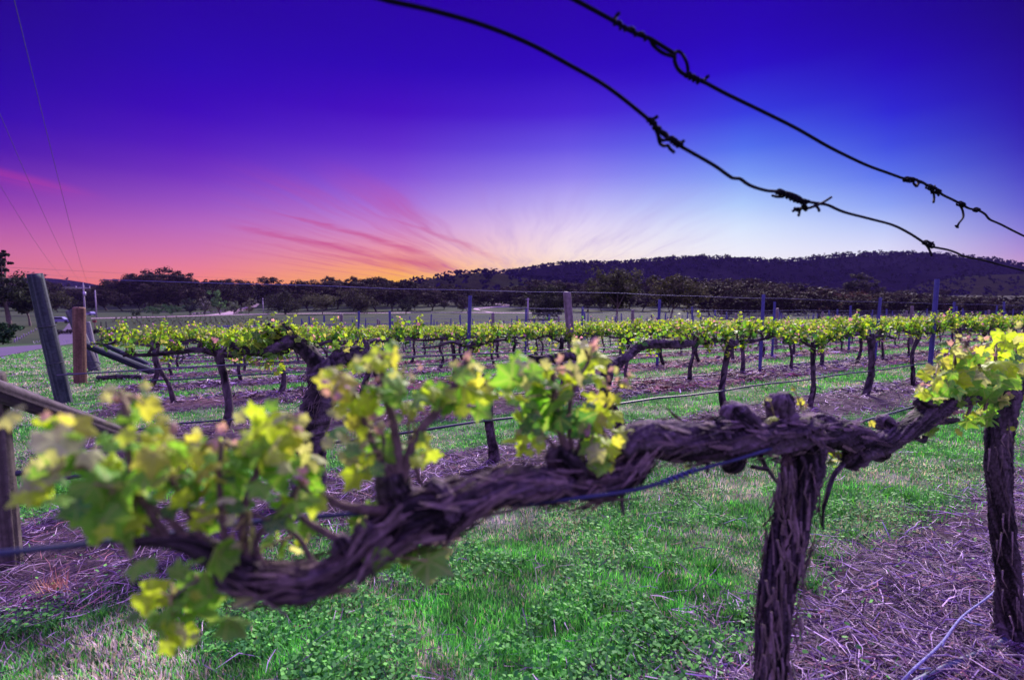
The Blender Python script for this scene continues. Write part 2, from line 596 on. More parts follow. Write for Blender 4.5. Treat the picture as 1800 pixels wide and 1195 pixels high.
def tint_mat(name, rough=0.8, spec=0.2, trans=0.0, trans_tint=(1.2, 1.15, .5), nscale=40.0, nvar=0.5, bump=0.0, bscale=60.0, metal=0.0):
    m, t, out = new_mat(name)
    at = t.new('ShaderNodeAttribute'); at.attribute_name = "tint"
    geo = t.new('ShaderNodeTexCoord')
    nz = t.noise(geo.outputs['Object'], nscale, 4.0)
    f = t.sstep(nz, 0.3, 0.7, 1 - nvar, 1 + nvar)
    mul = t.new('ShaderNodeVectorMath', operation='SCALE')
    t.l.new(at.outputs['Color'], mul.inputs[0]); t.l.new(f, mul.inputs['Scale'])
    c = mul.outputs[0]
    if name == 'vine_leaf': c = veins(t, c)
    b = t.new('ShaderNodeBsdfPrincipled')
    t.l.new(c, b.inputs['Base Color'])
    b.inputs['Roughness'].default_value = rough
    b.inputs['Specular IOR Level'].default_value = spec
    b.inputs['Metallic'].default_value = metal
    if bump:
        bp = t.new('ShaderNodeBump')
        bp.inputs['Strength'].default_value = bump
        bp.inputs['Distance'].default_value = 0.01
        t.l.new(t.noise(geo.outputs['Object'], bscale, 5.0), bp.inputs['Height'])
        t.l.new(bp.outputs[0], b.inputs['Normal'])
    sh = b.outputs[0]
    if trans:
        tr = t.new('ShaderNodeBsdfTranslucent')
        m2 = t.new('ShaderNodeVectorMath', operation='MULTIPLY')
        t.l.new(c, m2.inputs[0]); m2.inputs[1].default_value = trans_tint
        t.l.new(m2.outputs[0], tr.inputs[0])
        mx = t.new('ShaderNodeMixShader'); mx.inputs[0].default_value = trans
        t.l.new(sh, mx.inputs[1]); t.l.new(tr.outputs[0], mx.inputs[2])
        sh = mx.outputs[0]
    t.l.new(sh, out.inputs[0])
    return m


M_LEAF = tint_mat("vine_leaf", 0.5, 0.3, 0.58, (1.3, 1.22, .62), 30, 0.22)
M_BARK = tint_mat("vine_bark", 0.85, 0.25, 0, nscale=90, nvar=0.35, bump=0.5, bscale=160)
M_WOOD = tint_mat("weathered_wood", 0.8, 0.25, 0, nscale=25, nvar=0.25, bump=0.25, bscale=90)
M_METAL = tint_mat("galvanised_steel", 0.7, 0.2, 0, nscale=30, nvar=0.15)
M_PIPE = tint_mat("black_polythene", 0.5, 0.22, 0, nscale=12, nvar=0.15)
M_GRASS = tint_mat("grass_blade", 0.6, 0.2, 0.35, (1.1, 1.2, .5), 6, 0.15)
M_STRAW = tint_mat("straw", 0.75, 0.25, 0.0, nscale=15, nvar=0.2)
M_CROWN = tint_mat("tree_leaf", 0.75, 0.1, 0.2, (1.1, 1.1, .6), 2.0, 0.25)
M_HILLTREE = tint_mat('hill_scrub', 1.0, 0.0, 0, nscale=.3, nvar=0.3)
M_TRUNK = tint_mat("tree_bark", 0.85, 0.15, 0, nscale=3, nvar=0.3)
M_PAINT = tint_mat("painted", 0.35, 0.5, 0, nscale=4, nvar=0.08)
M_WIRE = tint_mat('dark_wire', 0.9, 0.08, 0, nscale=40, nvar=0.3)
M_STONE = tint_mat("stone", 0.85, 0.2, 0, nscale=4, nvar=0.3)

# ------------------------------------------------------------------ ground
def ground_material():
    m, t, out = new_mat("ground_soil_and_grass")
    g = t.new('ShaderNodeNewGeometry')
    P = g.outputs['Position']
    x, y, z = t.sep(P)
    q = t.math('ADD', t.math('MULTIPLY', x, -RY), t.math('MULTIPLY', y, RX))
    tt = t.math('ADD', t.math('MULTIPLY', x, RX), t.math('MULTIPLY', y, RY))
    fr = t.math('DIVIDE', t.math('SUBTRACT', q, ROW0), ROWS)
    d = t.math('MULTIPLY', t.math('ABSOLUTE', t.math('SUBTRACT', fr, t.math('ROUND', fr))), ROWS)
    wob = t.noise(P, 1.6, 4.0)
    dd = t.math('ADD', d, t.math('MULTIPLY', t.math('SUBTRACT', wob, 0.5), 0.7))
    strip = t.sstep(t.math('SUBTRACT', dd, t.sstep(q, 4.9, 5.2, 0.0, 0.20)), 0.56, 0.80, 1.0, 0.0)
    vy = t.math('MULTIPLY', t.sstep(tt, -1.8, -1.0), t.sstep(q, 62.0, 64.0, 1.0, 0.0))
    strip = t.math('MULTIPLY', strip, vy)
    fine = t.noise(P, 60.0, 4.0, 0.7)
    med = t.noise(P, 7.0, 4.0, 0.6)
    big = t.noise(P, 0.35, 3.0)
    straw = t.ramp(med, [(0.25, (.022, .013, .022)), (0.5, (.07, .045, .07)), (0.75, (.17, .115, .165))])
    red = t.sstep(t.noise(P, 0.8, 3.0), 0.45, 0.7)
    far1 = t.math('MULTIPLY', t.math('MULTIPLY', red, t.sstep(q, 4.8, 6.2)), t.sstep(tt, 2.0, 7.0, 0.25, 1.0))
    straw = t.mix(t.math('MULTIPLY', far1, 0.6), straw, (.36, .14, .14))
    straw = t.mix(t.sstep(fine, 0.3, 0.75, 0.0, 0.35), straw, (.07, .045, .055))
    grass = t.ramp(med, [(0.25, (.010, .045, .012)), (0.5, (.040, .15, .035)), (0.8, (.15, .27, .09))])
    pale = t.sstep(t.noise(P, 2.2, 3.0), 0.45, 0.72)
    grass = t.mix(t.math('MULTIPLY', pale, 0.55), grass, (.33, .29, .27))
    col = t.mix(strip, grass, straw)
    # open paddocks past the vines
    field = t.ramp(t.noise(P, 0.06, 5.0, 0.6), [(0.3, (.026, .042, .026)), (0.6, (.052, .060, .040)), (0.8, (.10, .085, .07))])
    field = t.mix(t.sstep(t.noise(P, 0.9, 4.0), 0.4, 0.75, 0.0, 0.5), field, (.05, .07, .035))
    col = t.mix(t.sstep(y, 32.0, 60.0), col, field)
    forest = (.022, .020, .022)
    col = t.mix(t.sstep(y, 290.0, 360.0), col, forest)
    b = t.new('ShaderNodeBsdfPrincipled')
    t.l.new(col, b.inputs['Base Color'])
    b.inputs['Roughness'].default_value = 0.95
    b.inputs['Specular IOR Level'].default_value = 0.05
    bp = t.new('ShaderNodeBump'); bp.inputs['Strength'].default_value = 0.6; bp.inputs['Distance'].default_value = 0.04
    t.l.new(t.math('ADD', fine, t.math('MULTIPLY', med, 1.5)), bp.inputs['Height'])
    t.l.new(bp.outputs[0], b.inputs['Normal'])
    t.l.new(b.outputs[0], out.inputs[0])
    return m


xs = np.concatenate([-np.geomspace(2600, 14.2, 60), np.arange(-14, 20.01, 0.16), np.geomspace(20.3, 2600, 60)])
ys = np.concatenate([[-60, -30, -15, -8], np.arange(-4, 16.01, 0.16), np.geomspace(16.3, 240, 110), np.geomspace(246, 1500, 30)])
GX, GY = np.meshgrid(xs, ys)
GV = np.stack([GX, GY, gz(GX, GY)], -1).reshape(-1, 3)
nx, ny = len(xs), len(ys)
ii = (np.arange(ny - 1)[:, None] * nx + np.arange(nx - 1)[None]).ravel()
ground = MB().add(GV, np.stack([ii, ii + 1, ii + nx + 1, ii + nx], 1)).build("ground", ground_material())
tag(ground, "grass and straw ground of the sloping vineyard and paddocks", kind='structure')

# ------------------------------------------------------------------ hills
def hill_material(name, dark, mid, green):
    m, t, out = new_mat(name)
    tc = t.new('ShaderNodeTexCoord')
    P = tc.outputs['Object']
    n = t.noise(P, 0.11, 8.0, 0.75)
    n2 = t.noise(P, 0.006, 3.0)
    c = t.ramp(n, [(0.3, dark), (0.7, mid)])
    c = t.mix(t.sstep(n2, 0.5, 0.62, 0, .8), c, green)
    b = t.new('ShaderNodeBsdfPrincipled')
    t.l.new(c, b.inputs['Base Color'])
    b.inputs['Roughness'].default_value = 1.0
    b.inputs['Specular IOR Level'].default_value = 0.0
    bp = t.new('ShaderNodeBump'); bp.inputs['Strength'].default_value = 1.0; bp.inputs['Distance'].default_value = 9.0
    t.l.new(n, bp.inputs['Height']); t.l.new(bp.outputs[0], b.inputs['Normal'])
    t.l.new(b.outputs[0], out.inputs[0])
    return m


def ridge_fn(pts, Y):
    pts = np.array(pts, float)
    X = np.array([at_y(p[0], p[1], Y)[0] for p in pts])
    Z = np.array([at_y(p[0], p[1], Y)[2] for p in pts])
    def f(x):
        z = np.interp(x, X, Z)
        return z
    return f, X[0], X[-1]


def hill(name, pts, Y, front, mat, seed, label):
    f, x0, x1 = ridge_fn(pts, Y)
    X = np.linspace(x0, x1, 260)
    # smooth profile
    Zr = f(X)
    k = np.exp(-np.linspace(-2, 2, 13) ** 2); k /= k.sum()
    Zr = np.convolve(np.pad(Zr, 6, mode='edge'), k, 'valid')
    S = np.linspace(-1, 1.0, 60)
    rows = []
    for s in S:
        y = Y + s * (front if s < 0 else front * 0.8)
        h = np.cos(abs(s) * math.pi / 2) ** 1.25
        base = gz(X, np.full_like(X, y)) - 4 if s < 0 else -10
        gul = (fbm(X * 0.012, y * 0.012, 0 * X, seed, 4) - .5) * 26 * (1 - h) * h * 4 * (0.35)
        rows.append(np.stack([X, np.full_like(X, y), base * (1 - h) + Zr * h + gul], 1))
    V = np.concatenate(rows)
    n = len(X)
    ii = (np.arange(len(S) - 1)[:, None] * n + np.arange(n - 1)[None]).ravel()
    o = MB().add(V, np.stack([ii, ii + 1, ii + n + 1, ii + n], 1)).build(name, mat)
    tag(o, label, kind='structure')
    return X, Zr, V.reshape(len(S), n, 3), S


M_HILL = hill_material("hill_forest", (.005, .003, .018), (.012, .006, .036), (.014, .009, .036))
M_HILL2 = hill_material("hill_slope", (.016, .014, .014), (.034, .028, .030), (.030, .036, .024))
MAIN = [(500, 520), (640, 512), (740, 502), (800, 492), (860, 486), (920, 477), (960, 469), (1000, 465), (1060, 466), (1130, 461),
        (1200, 456), (1280, 459), (1340, 465), (1420, 457), (1500, 450), (1580, 450), (1640, 458), (1700, 470), (1760, 474),
        (1800, 478), (1900, 486), (2050, 480), (2300, 490), (2700, 505)]
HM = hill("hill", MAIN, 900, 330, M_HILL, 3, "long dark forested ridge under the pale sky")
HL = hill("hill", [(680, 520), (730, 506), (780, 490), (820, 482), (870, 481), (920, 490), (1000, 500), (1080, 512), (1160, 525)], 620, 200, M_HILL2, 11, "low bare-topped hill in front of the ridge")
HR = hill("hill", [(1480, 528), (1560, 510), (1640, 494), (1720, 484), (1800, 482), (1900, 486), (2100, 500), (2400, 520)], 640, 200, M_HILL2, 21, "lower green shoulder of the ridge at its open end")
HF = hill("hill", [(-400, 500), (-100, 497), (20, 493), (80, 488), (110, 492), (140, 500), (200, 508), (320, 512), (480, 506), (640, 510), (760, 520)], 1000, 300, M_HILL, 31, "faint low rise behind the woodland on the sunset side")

# ------------------------------------------------------------------ trees
def rand_dirs(g, n):
    v = g.normal(size=(n, 3))
    return norm(v)


def clump_leaves(mb, g, C, rad, n, size, base, var, flat=0.75, up=None):
    """n leaf tufts round each centre C (k,3)"""
    k = len(C)
    d = rand_dirs(g, k * n)
    rr = g.random(k * n) ** 0.45
    P = np.repeat(C, n, 0) + d * (np.repeat(rad, n) * rr)[:, None] * np.array([1, 1, flat])
    nr = norm(d + g.normal(size=d.shape) * .6 + np.array([0, 0, .5]))
    if up is not None: nr = norm(np.asarray(up) + g.normal(size=d.shape) * .33)
    tp = rand_dirs(g, k * n)
    ct = np.repeat(np.clip(g.normal(1, var, size=(k, 1)), .45, 1.9), n, 0) * np.clip(g.normal(1, .2, size=(k * n, 1)), .5, 1.6)
    T = np.asarray(base)[None] * ct
    V = np.array([[0, -1, 0], [.8, -.1, .15], [.1, 1, -.1], [-.75, .2, .1]])
    leaves(mb, (V, [np.array([[0, 1, 2, 3]])], np.ones(4)), P, g.uniform(.6, 1.3, k * n) * size, nr, tp, T)


def make_tree(g, H, spread, base, style='gum', nclump=40, nleaf=40, lsize=0.28):
    trunk, crown = MB(), MB()
    bt = {'gum': (.16, .125, .13), 'belt': (.035, .026, .03), 'dark': (.06, .045, .05), 'pale': (.3, .25, .25)}.get(style, (.09, .07, .07))
    h0 = H * (0.34 if style in ('gum', 'pale') else 0.15)
    lean = g.normal(0, .04, 2) * H
    tube(trunk, [(0, 0, -.5), (0, 0, .0), (lean[0] * .4, lean[1] * .4, h0 * .6), (lean[0], lean[1], h0)], [H * .034, H * .030, H * .021, H * .018], 7, .6, tint=bt)
    C, Rd = [], []
    nl = 7
    for i in range(nl):
        a = i / nl * 2 * math.pi + g.uniform(-.4, .4)
        out = spread * g.uniform(.45, .92)
        top = H * g.uniform(.58, .93)
        if style == 'round': top = H * g.uniform(.35, .85)
        e = np.array([lean[0] + math.cos(a) * out, lean[1] + math.sin(a) * out, top])
        m = np.array([lean[0] + math.cos(a) * out * .45, lean[1] + math.sin(a) * out * .45, h0 + (top - h0) * .45])
        s = np.array([lean[0] * .8, lean[1] * .8, h0 * g.uniform(.75, 1.0)])
        tube(trunk, [s, m, e], [H * .012, H * .008, H * .003], 5, .8, tint=bt)
        k = nclump // nl
        for j in range(k):
            u = g.uniform(.35, 1.08)
            c = s + (e - s) * u + g.normal(size=3) * np.array([.22, .22, .12]) * spread
            c[2] = min(max(c[2], h0 * .75), H * .97)
            C.append(c); Rd.append(spread * g.uniform(.16, .30))
    for j in range(nclump // 6):
        C.append(np.array([lean[0] + g.normal() * spread * .3, lean[1] + g.normal() * spread * .3, H * g.uniform(.7, .98)])); Rd.append(spread * g.uniform(.15, .27))
    clump_leaves(crown, g, np.array(C), np.array(Rd), nleaf, lsize, base, .38, .62 if style in ('gum', 'belt') else .85)
    return trunk, crown


def tree_proto(name, g, H, spread, base, style, **kw):
    tr, cr = make_tree(g, H, spread, base, style, **kw)
    root = empty(name, (0, 0, 0))
    tr.build("trunk", M_TRUNK, root)
    cr.build("crown", M_CROWN, root, smooth=False)
    return root


def place(proto, first, x, y, s, rz, sx=1.0):
    o = proto if first else copy_tree(proto)
    o.location = (x, y, float(gz(x, y)) - .05)
    o.rotation_euler = (0, 0, rz)
    o.scale = (s * sx, s * sx, s)
    return o


GUM = (.026, .0165, .0215)
g = np.random.default_rng(21)
TOPS = np.array([(-120, 480), (-40, 492), (20, 500), (100, 504), (140, 508), (165, 507), (190, 494), (240, 485), (280, 482), (310, 484), (345, 488), (400, 491), (440, 495),
                 (500, 497), (550, 494), (600, 488), (640, 489), (680, 486), (705, 494), (740, 500), (800, 505), (850, 508), (900, 503), (960, 499),
                 (1010, 496), (1090, 488), (1160, 492), (1230, 492), (1300, 490), (1350, 497), (1420, 503), (1500, 512), (1600, 514), (1700, 520),
                 (1800, 524), (1950, 526)], float)
gum_protos = [tree_proto("gum_tree", np.random.default_rng(100 + i), 18.0, 6.2 + (i % 3) * .8, np.array(GUM) * (.8 + .12 * i) * np.array([1 + .05 * (i % 2), 1, 1]), 'belt', nclump=84, nleaf=44, lsize=.34) for i in range(5)]
used = [False] * 5
wood_lab = {0: "dark rounded gum in the woodland belt below the sunset", 1: "dark gum in the woodland below the ridge"}
for layer, (Y0, Y1, stepx, drop) in enumerate([(300, 330, 17, -3), (252, 280, 24, 15), (150, 195, 30, 4)]):
    px = -110.0 if layer < 2 else 1215.0
    while px < 1930:
        px += g.uniform(.7, 1.3) * stepx
        Y = g.uniform(Y0, Y1)
        if layer == 1 and (430 < px < 480 or 820 < px < 905): continue
        if layer == 0 and (438 < px < 462): continue
        top = np.interp(px, TOPS[:, 0], TOPS[:, 1]) + drop + g.uniform(-3, 10) + (abs(g.normal()) * 3) - (7 if g.random() < .16 else 0)
        p = at_y(px, top, Y)
        h = p[2] - float(gz(p[0], Y))
        if h < 4: continue
        i = int(g.integers(0, 5))
        o = place(gum_protos[i], not used[i], p[0], Y, h / 18.0, g.uniform(0, 6.28), g.uniform(1.0, 1.5) * (1.5 if h < 8 else 1.2 if h < 13 else 1.0))
        used[i] = True
        side = 0 if px < 760 else 1
        tag(o, wood_lab[side] + ("", ", at its front edge", ", close behind the vine block")[layer], "tree", "woodland gums below the " + ("sunset" if side == 0 else "ridge") + ("", " at the field edge", " close behind the vines")[layer])

# the mass of trees behind them
mass = MB()
gm = np.random.default_rng(5)
for _ in range(1100):
    px = gm.uniform(-250, 2000); Y = gm.uniform(305, 480) if px < 1250 or gm.random() < .4 else gm.uniform(190, 300)
    top = np.interp(px, TOPS[:, 0], TOPS[:, 1]) + gm.uniform(0, 12)
    p = at_y(px, top, Y)
    zg = float(gz(p[0], Y)); h = min(p[2] - zg, 22)
    if h < 3: continue
    if 440 < px < 462 and Y < 400: continue
    C = np.stack([p[0] + gm.normal(0, 3.6, 9), Y + gm.normal(0, 3, 9), zg + h * gm.uniform(.06, .95, 9)], 1)
    clump_leaves(mass, gm, C, gm.uniform(1.6, 3.2, 9), 13, .75, np.array(GUM) * gm.uniform(.6, 1.0), .3)
o = mass.build("distant_woodland", M_CROWN, smooth=False)
tag(o, "mass of dark woodland filling the valley behind the gums", "woodland", kind='stuff')

# trees on hill crests and slopes
rt = MB()
for (X, Zr, V, S), dens, lo in ((HM, 1000, 640), (HL, 45, 380), (HR, 120, 600), (HF, 60, 300)):
    n = len(X)
    for _ in range(dens):
        j = int(gm.integers(0, n)); i = int(np.clip(gm.normal(len(S) / 2 - 1, 2.0), 8, len(S) - 2))
        p = V[i, j] + np.array([gm.uniform(-5, 5), 0, 0])
        pxx = 900 + p[0] / p[1] * 900
        # wooded where the photo's crest is wooded, gaps on the bare knoll
        w = 1.0
        if V is HM[2]: w = np.interp(pxx, [700, 950, 1000, 1060, 1120, 1180, 1700, 2000], [.35, .5, .25, .35, .5, 1, 1, 1])
        if gm.random() > w: continue
        h = gm.uniform(4, 9) * (1.0 if p[1] > 700 else .5) * (.6 if V is HM[2] and pxx < 1120 else 1.0)
        k = 6
        C = p + np.stack([gm.normal(0, h * .22, k), gm.normal(0, h * .2, k), h * gm.uniform(.22, .95, k)], 1)
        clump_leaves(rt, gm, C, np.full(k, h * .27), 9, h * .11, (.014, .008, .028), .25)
        tube(rt, [p + [0, 0, -1.0], p + [0, 0, h * .7]], [h * .03, h * .015], 3, tint=(.02, .015, .018))
for (X, Zr, V, S), dens in ((HM, 3400), (HL, 260), (HR, 420)):
    n = len(X)
    jj = gm.integers(0, n, dens); i2 = gm.integers(6, len(S) // 2, dens)
    C = V[i2, jj] + np.stack([gm.uniform(-8, 8, dens), gm.uniform(-6, 6, dens), np.full(dens, 2.6)], 1)
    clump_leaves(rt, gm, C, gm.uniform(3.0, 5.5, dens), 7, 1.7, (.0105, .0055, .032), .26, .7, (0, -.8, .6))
tag(rt.build("hill_forest", M_HILLTREE, smooth=False), "scrub and gums covering the hills and their crest", "forest", kind='stuff')

# trees one can tell apart in front of the woodland: (px, Y, top_py, halfwidth px, base colour, style, name, label)
SPEC = [
 (6, 104, 428, 15, (.022, .026, .022), 'gum', "gum_tree", "tall sparse gum at the roadside standing above the skyline by the frame edge"),
 (48, 108, 504, 30, (.028, .036, .026), 'gum', "gum_tree", "broad dark gum behind the leaning grey post"),
 (-30, 100, 470, 60, (.028, .034, .026), 'gum', "gum_tree", "dark gum half cut off by the frame edge beyond the road"),
 (84, 190, 512, 34, (.045, .042, .03), 'gum', "gum_tree", "olive gum standing between the leaning post and the power pole"),
 (385, 205, 511, 15, (.10, .20, .08), 'round', "broadleaf_tree", "bright green tree in the paddock, lightest in the group by the track"),
 (358, 200, 522, 14, (.16, .17, .13), 'round', "broadleaf_tree", "grey green round tree beside the bright green one"),
 (334, 196, 524, 14, (.035, .045, .045), 'round', "broadleaf_tree", "dark blue green round tree in the paddock group"),
 (410, 210, 526, 12, (.11, .14, .09), 'round', "broadleaf_tree", "small dull green tree on the track side of the bright green one"),
 (436, 214, 524, 10, (.13, .14, .09), 'round', "broadleaf_tree", "small olive tree beside the bend of the pale track"),
 (302, 180, 535, 15, (.04, .09, .045), 'umbrella', "paddock_tree", "low green umbrella shaped tree nearer the dark round tree"),
 (268, 178, 539, 15, (.045, .095, .045), 'umbrella', "paddock_tree", "low green umbrella shaped tree in the middle of the paddock"),
 (239, 176, 545, 9, (.05, .07, .045), 'round', "paddock_bush", "small round bush alone in the paddock"),
 (500, 215, 513, 33, (.035, .034, .030), 'round', "field_tree", "broad dark tree with a dense skirt beside the pale pole"),
 (566, 205, 518, 30, (.085, .085, .05), 'umbrella', "field_tree", "olive spreading tree in front of the woodland edge"),
 (630, 215, 508, 30, (.055, .05, .038), 'round', "field_tree", "big brown green tree next to the olive spreading one"),
 (713, 205, 522, 15, (.02, .022, .022), 'round', "field_tree", "small nearly black tree alone on the field edge"),
 (822, 225, 516, 18, (.045, .035, .045), 'gum', "field_tree", "purplish slim tree by the winding path"),
 (965, 150, 500, 42, (.030, .032, .026), 'round', "field_tree", "dark bushy tree behind the tall wooden trellis post"),
 (1085, 118, 474, 56, (.055, .056, .034), 'gum', "spreading_gum", "great spreading gum with pale forked limbs behind the vines"),
 (1180, 124, 482, 52, (.062, .058, .034), 'gum', "spreading_gum", "second spreading gum with olive crown and pale leaning limbs"),
 (1270, 190, 492, 44, (.045, .04, .032), 'gum', "field_tree", "dark rounded gum just past the two spreading gums"),
 (1345, 200, 498, 40, (.05, .042, .034), 'gum', "field_tree", "brown green gum behind the far trellis posts"),
 (1515, 230, 480, 26, (.04, .036, .034), 'gum', "field_tree", "taller gum rising in front of the ridge"),
 (1500, 175, 514, 40, (.085, .04, .038), 'round', "field_tree", "reddish brown rounded tree below the ridge"),
 (2, 52, 568, 22, (.02, .055, .028), 'bush', "roadside_bush", "dark green bush at the road edge by the frame edge"),
]
for n, (px, Y, top, hw, base, style, name, lab) in enumerate(SPEC):
    p = at_y(px, top, Y)
    zg = float(gz(p[0], Y))
    H = p[2] - zg
    sp = hw / FPX * Y
    gg = np.random.default_rng(300 + n)
    st = {'umbrella': 'gum', 'bush': 'round'}.get(style, style)
    root = tree_proto(name, gg, H, sp, base, st, nclump=84 if hw > 20 else 40, nleaf=44, lsize=max(.10, .05 * sp ** .5 + .025 * H * .55))
    root.location = (p[0], Y, zg - .05)
    tag(root, lab, "bush" if "bush" in name else "tree")

# ------------------------------------------------------------------ roads and paths
ROADS = []
def ribbon(name, A, Bp, mat, label, lift=0.03, extra=8):
    A = np.array([on_ground(*p) for p in A]); B = np.array([on_ground(*p) for p in Bp])
    A = catmull(A, 3.0 if len(A) else 1) if False else A
    n = len(A)
    # subdivide between samples, 5 across
    us = np.linspace(0, n - 1, (n - 1) * extra + 1)
    ia = np.clip(us.astype(int), 0, n - 2); f = (us - ia)[:, None]
    a = A[ia] * (1 - f) + A[ia + 1] * f
    b = B[ia] * (1 - f) + B[ia + 1] * f
    ROADS.append(np.concatenate([a, b[::-1]])[:, :2])
    rows = []
    for w in np.linspace(0, 1, 6):
        P = a * (1 - w) + b * w
        P[:, 2] = gz(P[:, 0], P[:, 1]) + lift
        rows.append(P)
    V = np.stack(rows, 1).reshape(-1, 3)
    m = len(us)
    ii = (np.arange(m - 1)[:, None] * 6 + np.arange(5)[None]).ravel()
    o = MB().add(V, np.stack([ii, ii + 1, ii + 7, ii + 6], 1)).build(name, mat)
    tag(o, label, kind='structure')


def surf_mat(name, c0, c1, scale):
    m, t, out = new_mat(name)
    g_ = t.new('ShaderNodeNewGeometry')
    n = t.noise(g_.outputs['Position'], scale, 5.0, .65)
    b = t.new('ShaderNodeBsdfPrincipled')
    t.l.new(t.ramp(n, [(.3, c0), (.7, c1)]), b.inputs['Base Color'])
    b.inputs['Roughness'].default_value = .9
    t.l.new(b.outputs[0], out.inputs[0])
    return m


M_ROAD = surf_mat("bitumen", (.052, .032, .085), (.092, .056, .14), .8)
M_TRACK = surf_mat("gravel", (.27, .165, .235), (.40, .26, .34), .6)
ribbon("road", [(-120, 618), (0, 611), (75, 606), (128, 599), (150, 595)], [(-120, 645), (0, 628), (75, 613), (128, 604), (150, 600)], M_ROAD, "violet bitumen road crossing behind the row ends")
ribbon("road", [(93, 603.5), (101, 592), (111, 580), (117, 573), (121, 568)], [(131, 600), (129, 590), (127, 579), (126, 573), (125, 568)], M_ROAD, "violet bitumen side road leading away to the trees", .035)
ribbon("farm_track", [(160, 559.4), (300, 556.0), (400, 552.8), (560, 550.6), (700, 549.4), (840, 549.0), (960, 550)], [(160, 560.4), (300, 557.1), (400, 554.0), (560, 551.5), (700, 550.2), (840, 549.8), (960, 550.8)], M_TRACK, "pale farm track running level along the far paddock", .05, 20)
ribbon("farm_track", [(352, 555), (385, 551), (405, 546), (425, 541.5), (440, 538.5), (452, 534)], [(400, 554.2), (410, 552), (420, 548.5), (436, 543.5), (450, 540), (456, 534.5)], M_TRACK, "pink gravel driveway climbing from the level track", .06, 12)
ribbon("path", [(862, 550), (850, 547), (832, 544), (833, 541.8), (852, 540), (880, 538), (884, 536), (868, 534.5)], [(885, 551.5), (868, 549), (846, 546), (840, 543), (862, 541.6), (895, 539.2), (896, 535.6), (876, 533.2)], M_TRACK, "pink winding path curling into the woodland", .06, 12)

# ------------------------------------------------------------------ vines
YEL = np.array((.335, .49, .026)); GRN = np.array((.125, .34, .036)); DEEP = np.array((.035, .14, .04)); PNK = np.array((.60, .27, .52)); PALE = np.array((.46, .48, .16))


def leaf_tints(g, k, hi):
    """hi 0..1 : how high / young the leaves are"""
    hi = np.clip(hi + g.normal(0, .22, k), 0, 1)[:, None]
    c = np.where(hi < .45, DEEP + (GRN - DEEP) * (hi / .45), GRN + (YEL - GRN) * np.clip((hi - .45) / .4, 0, 1))
    pk = (g.random(k) < .05 * hi[:, 0])[:, None]
    c = np.where(pk, PNK * .85, c)
    pl = (g.random(k) < .08)[:, None]
    c = np.where(pl, PALE * .9, c)
    return c * g.uniform(.8, 1.2, (k, 1))


def shoot_leaves(mb, g, base, tipv, n, size, tm, up=1.0):
    """leaves along a shoot base->tip"""
    u = g.random(n) ** .8
    P = base + (tipv - base) * u[:, None] + g.normal(0, 1, (n, 3)) * size * .75
    out = norm(P - (base + (tipv - base) * u[:, None]) + 1e-6)
    nr = norm(np.array([0, 0, .55]) + out * .5 + g.normal(0, .55, (n, 3)))
    tp = norm(out + np.array([0, 0, -.35]) + g.normal(0, .35, (n, 3)))
    sz = size * g.uniform(.55, 1.25, n) * (1.1 - .45 * u)
    leaves(mb, tm, P, sz, nr, tp, leaf_tints(g, n, .25 + .6 * u))
    # pinkish unfolded tip
    k = max(2, n // 5)
    P2 = tipv + g.normal(0, 1, (k, 3)) * size * .35
    leaves(mb, tm, P2, np.full(k, size * .42), norm(rand_dirs(g, k) + [0, 0, .3]), norm(rand_dirs(g, k) * .6 + [0, 0, 1]), np.where(g.random((k, 1)) < .35, PNK, YEL * 1.1))


def vine_meshes(g, tm, nsp=22, nl=16, lsize=.042, half=.86, tr=.040, sides=10, hgt=.89, lift=.165, trunk_pts=None):
    trunk, cord, fol = MB(), MB(), MB()
    sd = int(g.integers(0, 9999))
    ln = g.normal(0, .11); ly = g.normal(0, .05)
    if trunk_pts is None:
        k = g.normal(0, .075, 2)
        trunk_pts = [(-ln * .9, 0, -.08), (-ln * .7 + k[0], ly, .25), (-ln * .1 + k[1], ly * 1.5, .55), (ln * .2, ly * .4, hgt - .06), (ln * .25, 0, hgt + .03)]
    tube(trunk, trunk_pts, [tr * 1.25, tr * .95, tr * .85, tr * 1.05, tr * .8], sides, .05, bark_disp(sd, .25, .2), bark_tint(sd))
    hx = trunk_pts[-1][0]
    spots = []
    for s in (-1, 1):
        L = half * g.uniform(.88, 1.08)
        pts = [np.array([hx, 0, hgt - .04])]
        for u in (.22, .45, .7, 1.0):
            pts.append(np.array([hx * (1 - u) + s * L * u, g.normal(0, .025), hgt + g.normal(.01, .028) - .02 * (u > .8)]))
        tube(cord, pts, [tr * .72, tr * .62, tr * .55, tr * .48, tr * .30], max(6, sides - 2), .05, bark_disp(sd + s, .3, .3), bark_tint(sd + s))
        P = catmull(np.array(pts), .03)
        for j in range(nsp // 2):
            u = (j + g.uniform(.1, .9)) / (nsp // 2)
            spots.append(P[int(u * (len(P) - 1))])
    for p in spots:
        if vnoise(p[0] * 3.0, sd * .37, 0, 3) < .28: continue
        q_ = p + np.array([g.normal(0, .03), g.normal(0, .03), g.uniform(.04, .09)])
        tube(cord, [p, (p + q_) / 2 + g.normal(0, .006, 3), q_], [tr * .36, tr * .3, tr * .26], 5, tint=(.05, .035, .04))
        for c in range(int(g.integers(1, 3))):
            hh = lift * g.uniform(.3, 1.5)
            e = q_ + np.array([g.normal(0, .07), g.normal(0, .08), hh])
            if g.random() < .2: e = q_ + np.array([g.normal(0, .06), g.normal(0, .12), -g.uniform(.05, .16)])
            tube(cord, [q_, (q_ + e) / 2 + g.normal(0, .01, 3), e], [.006, .005, .003], 4, tint=(.16, .15, .07))
            shoot_leaves(fol, g, q_ - [0, 0, .02], e, int(nl * g.uniform(.6, 1.25)), lsize, tm)
    return trunk, cord, fol


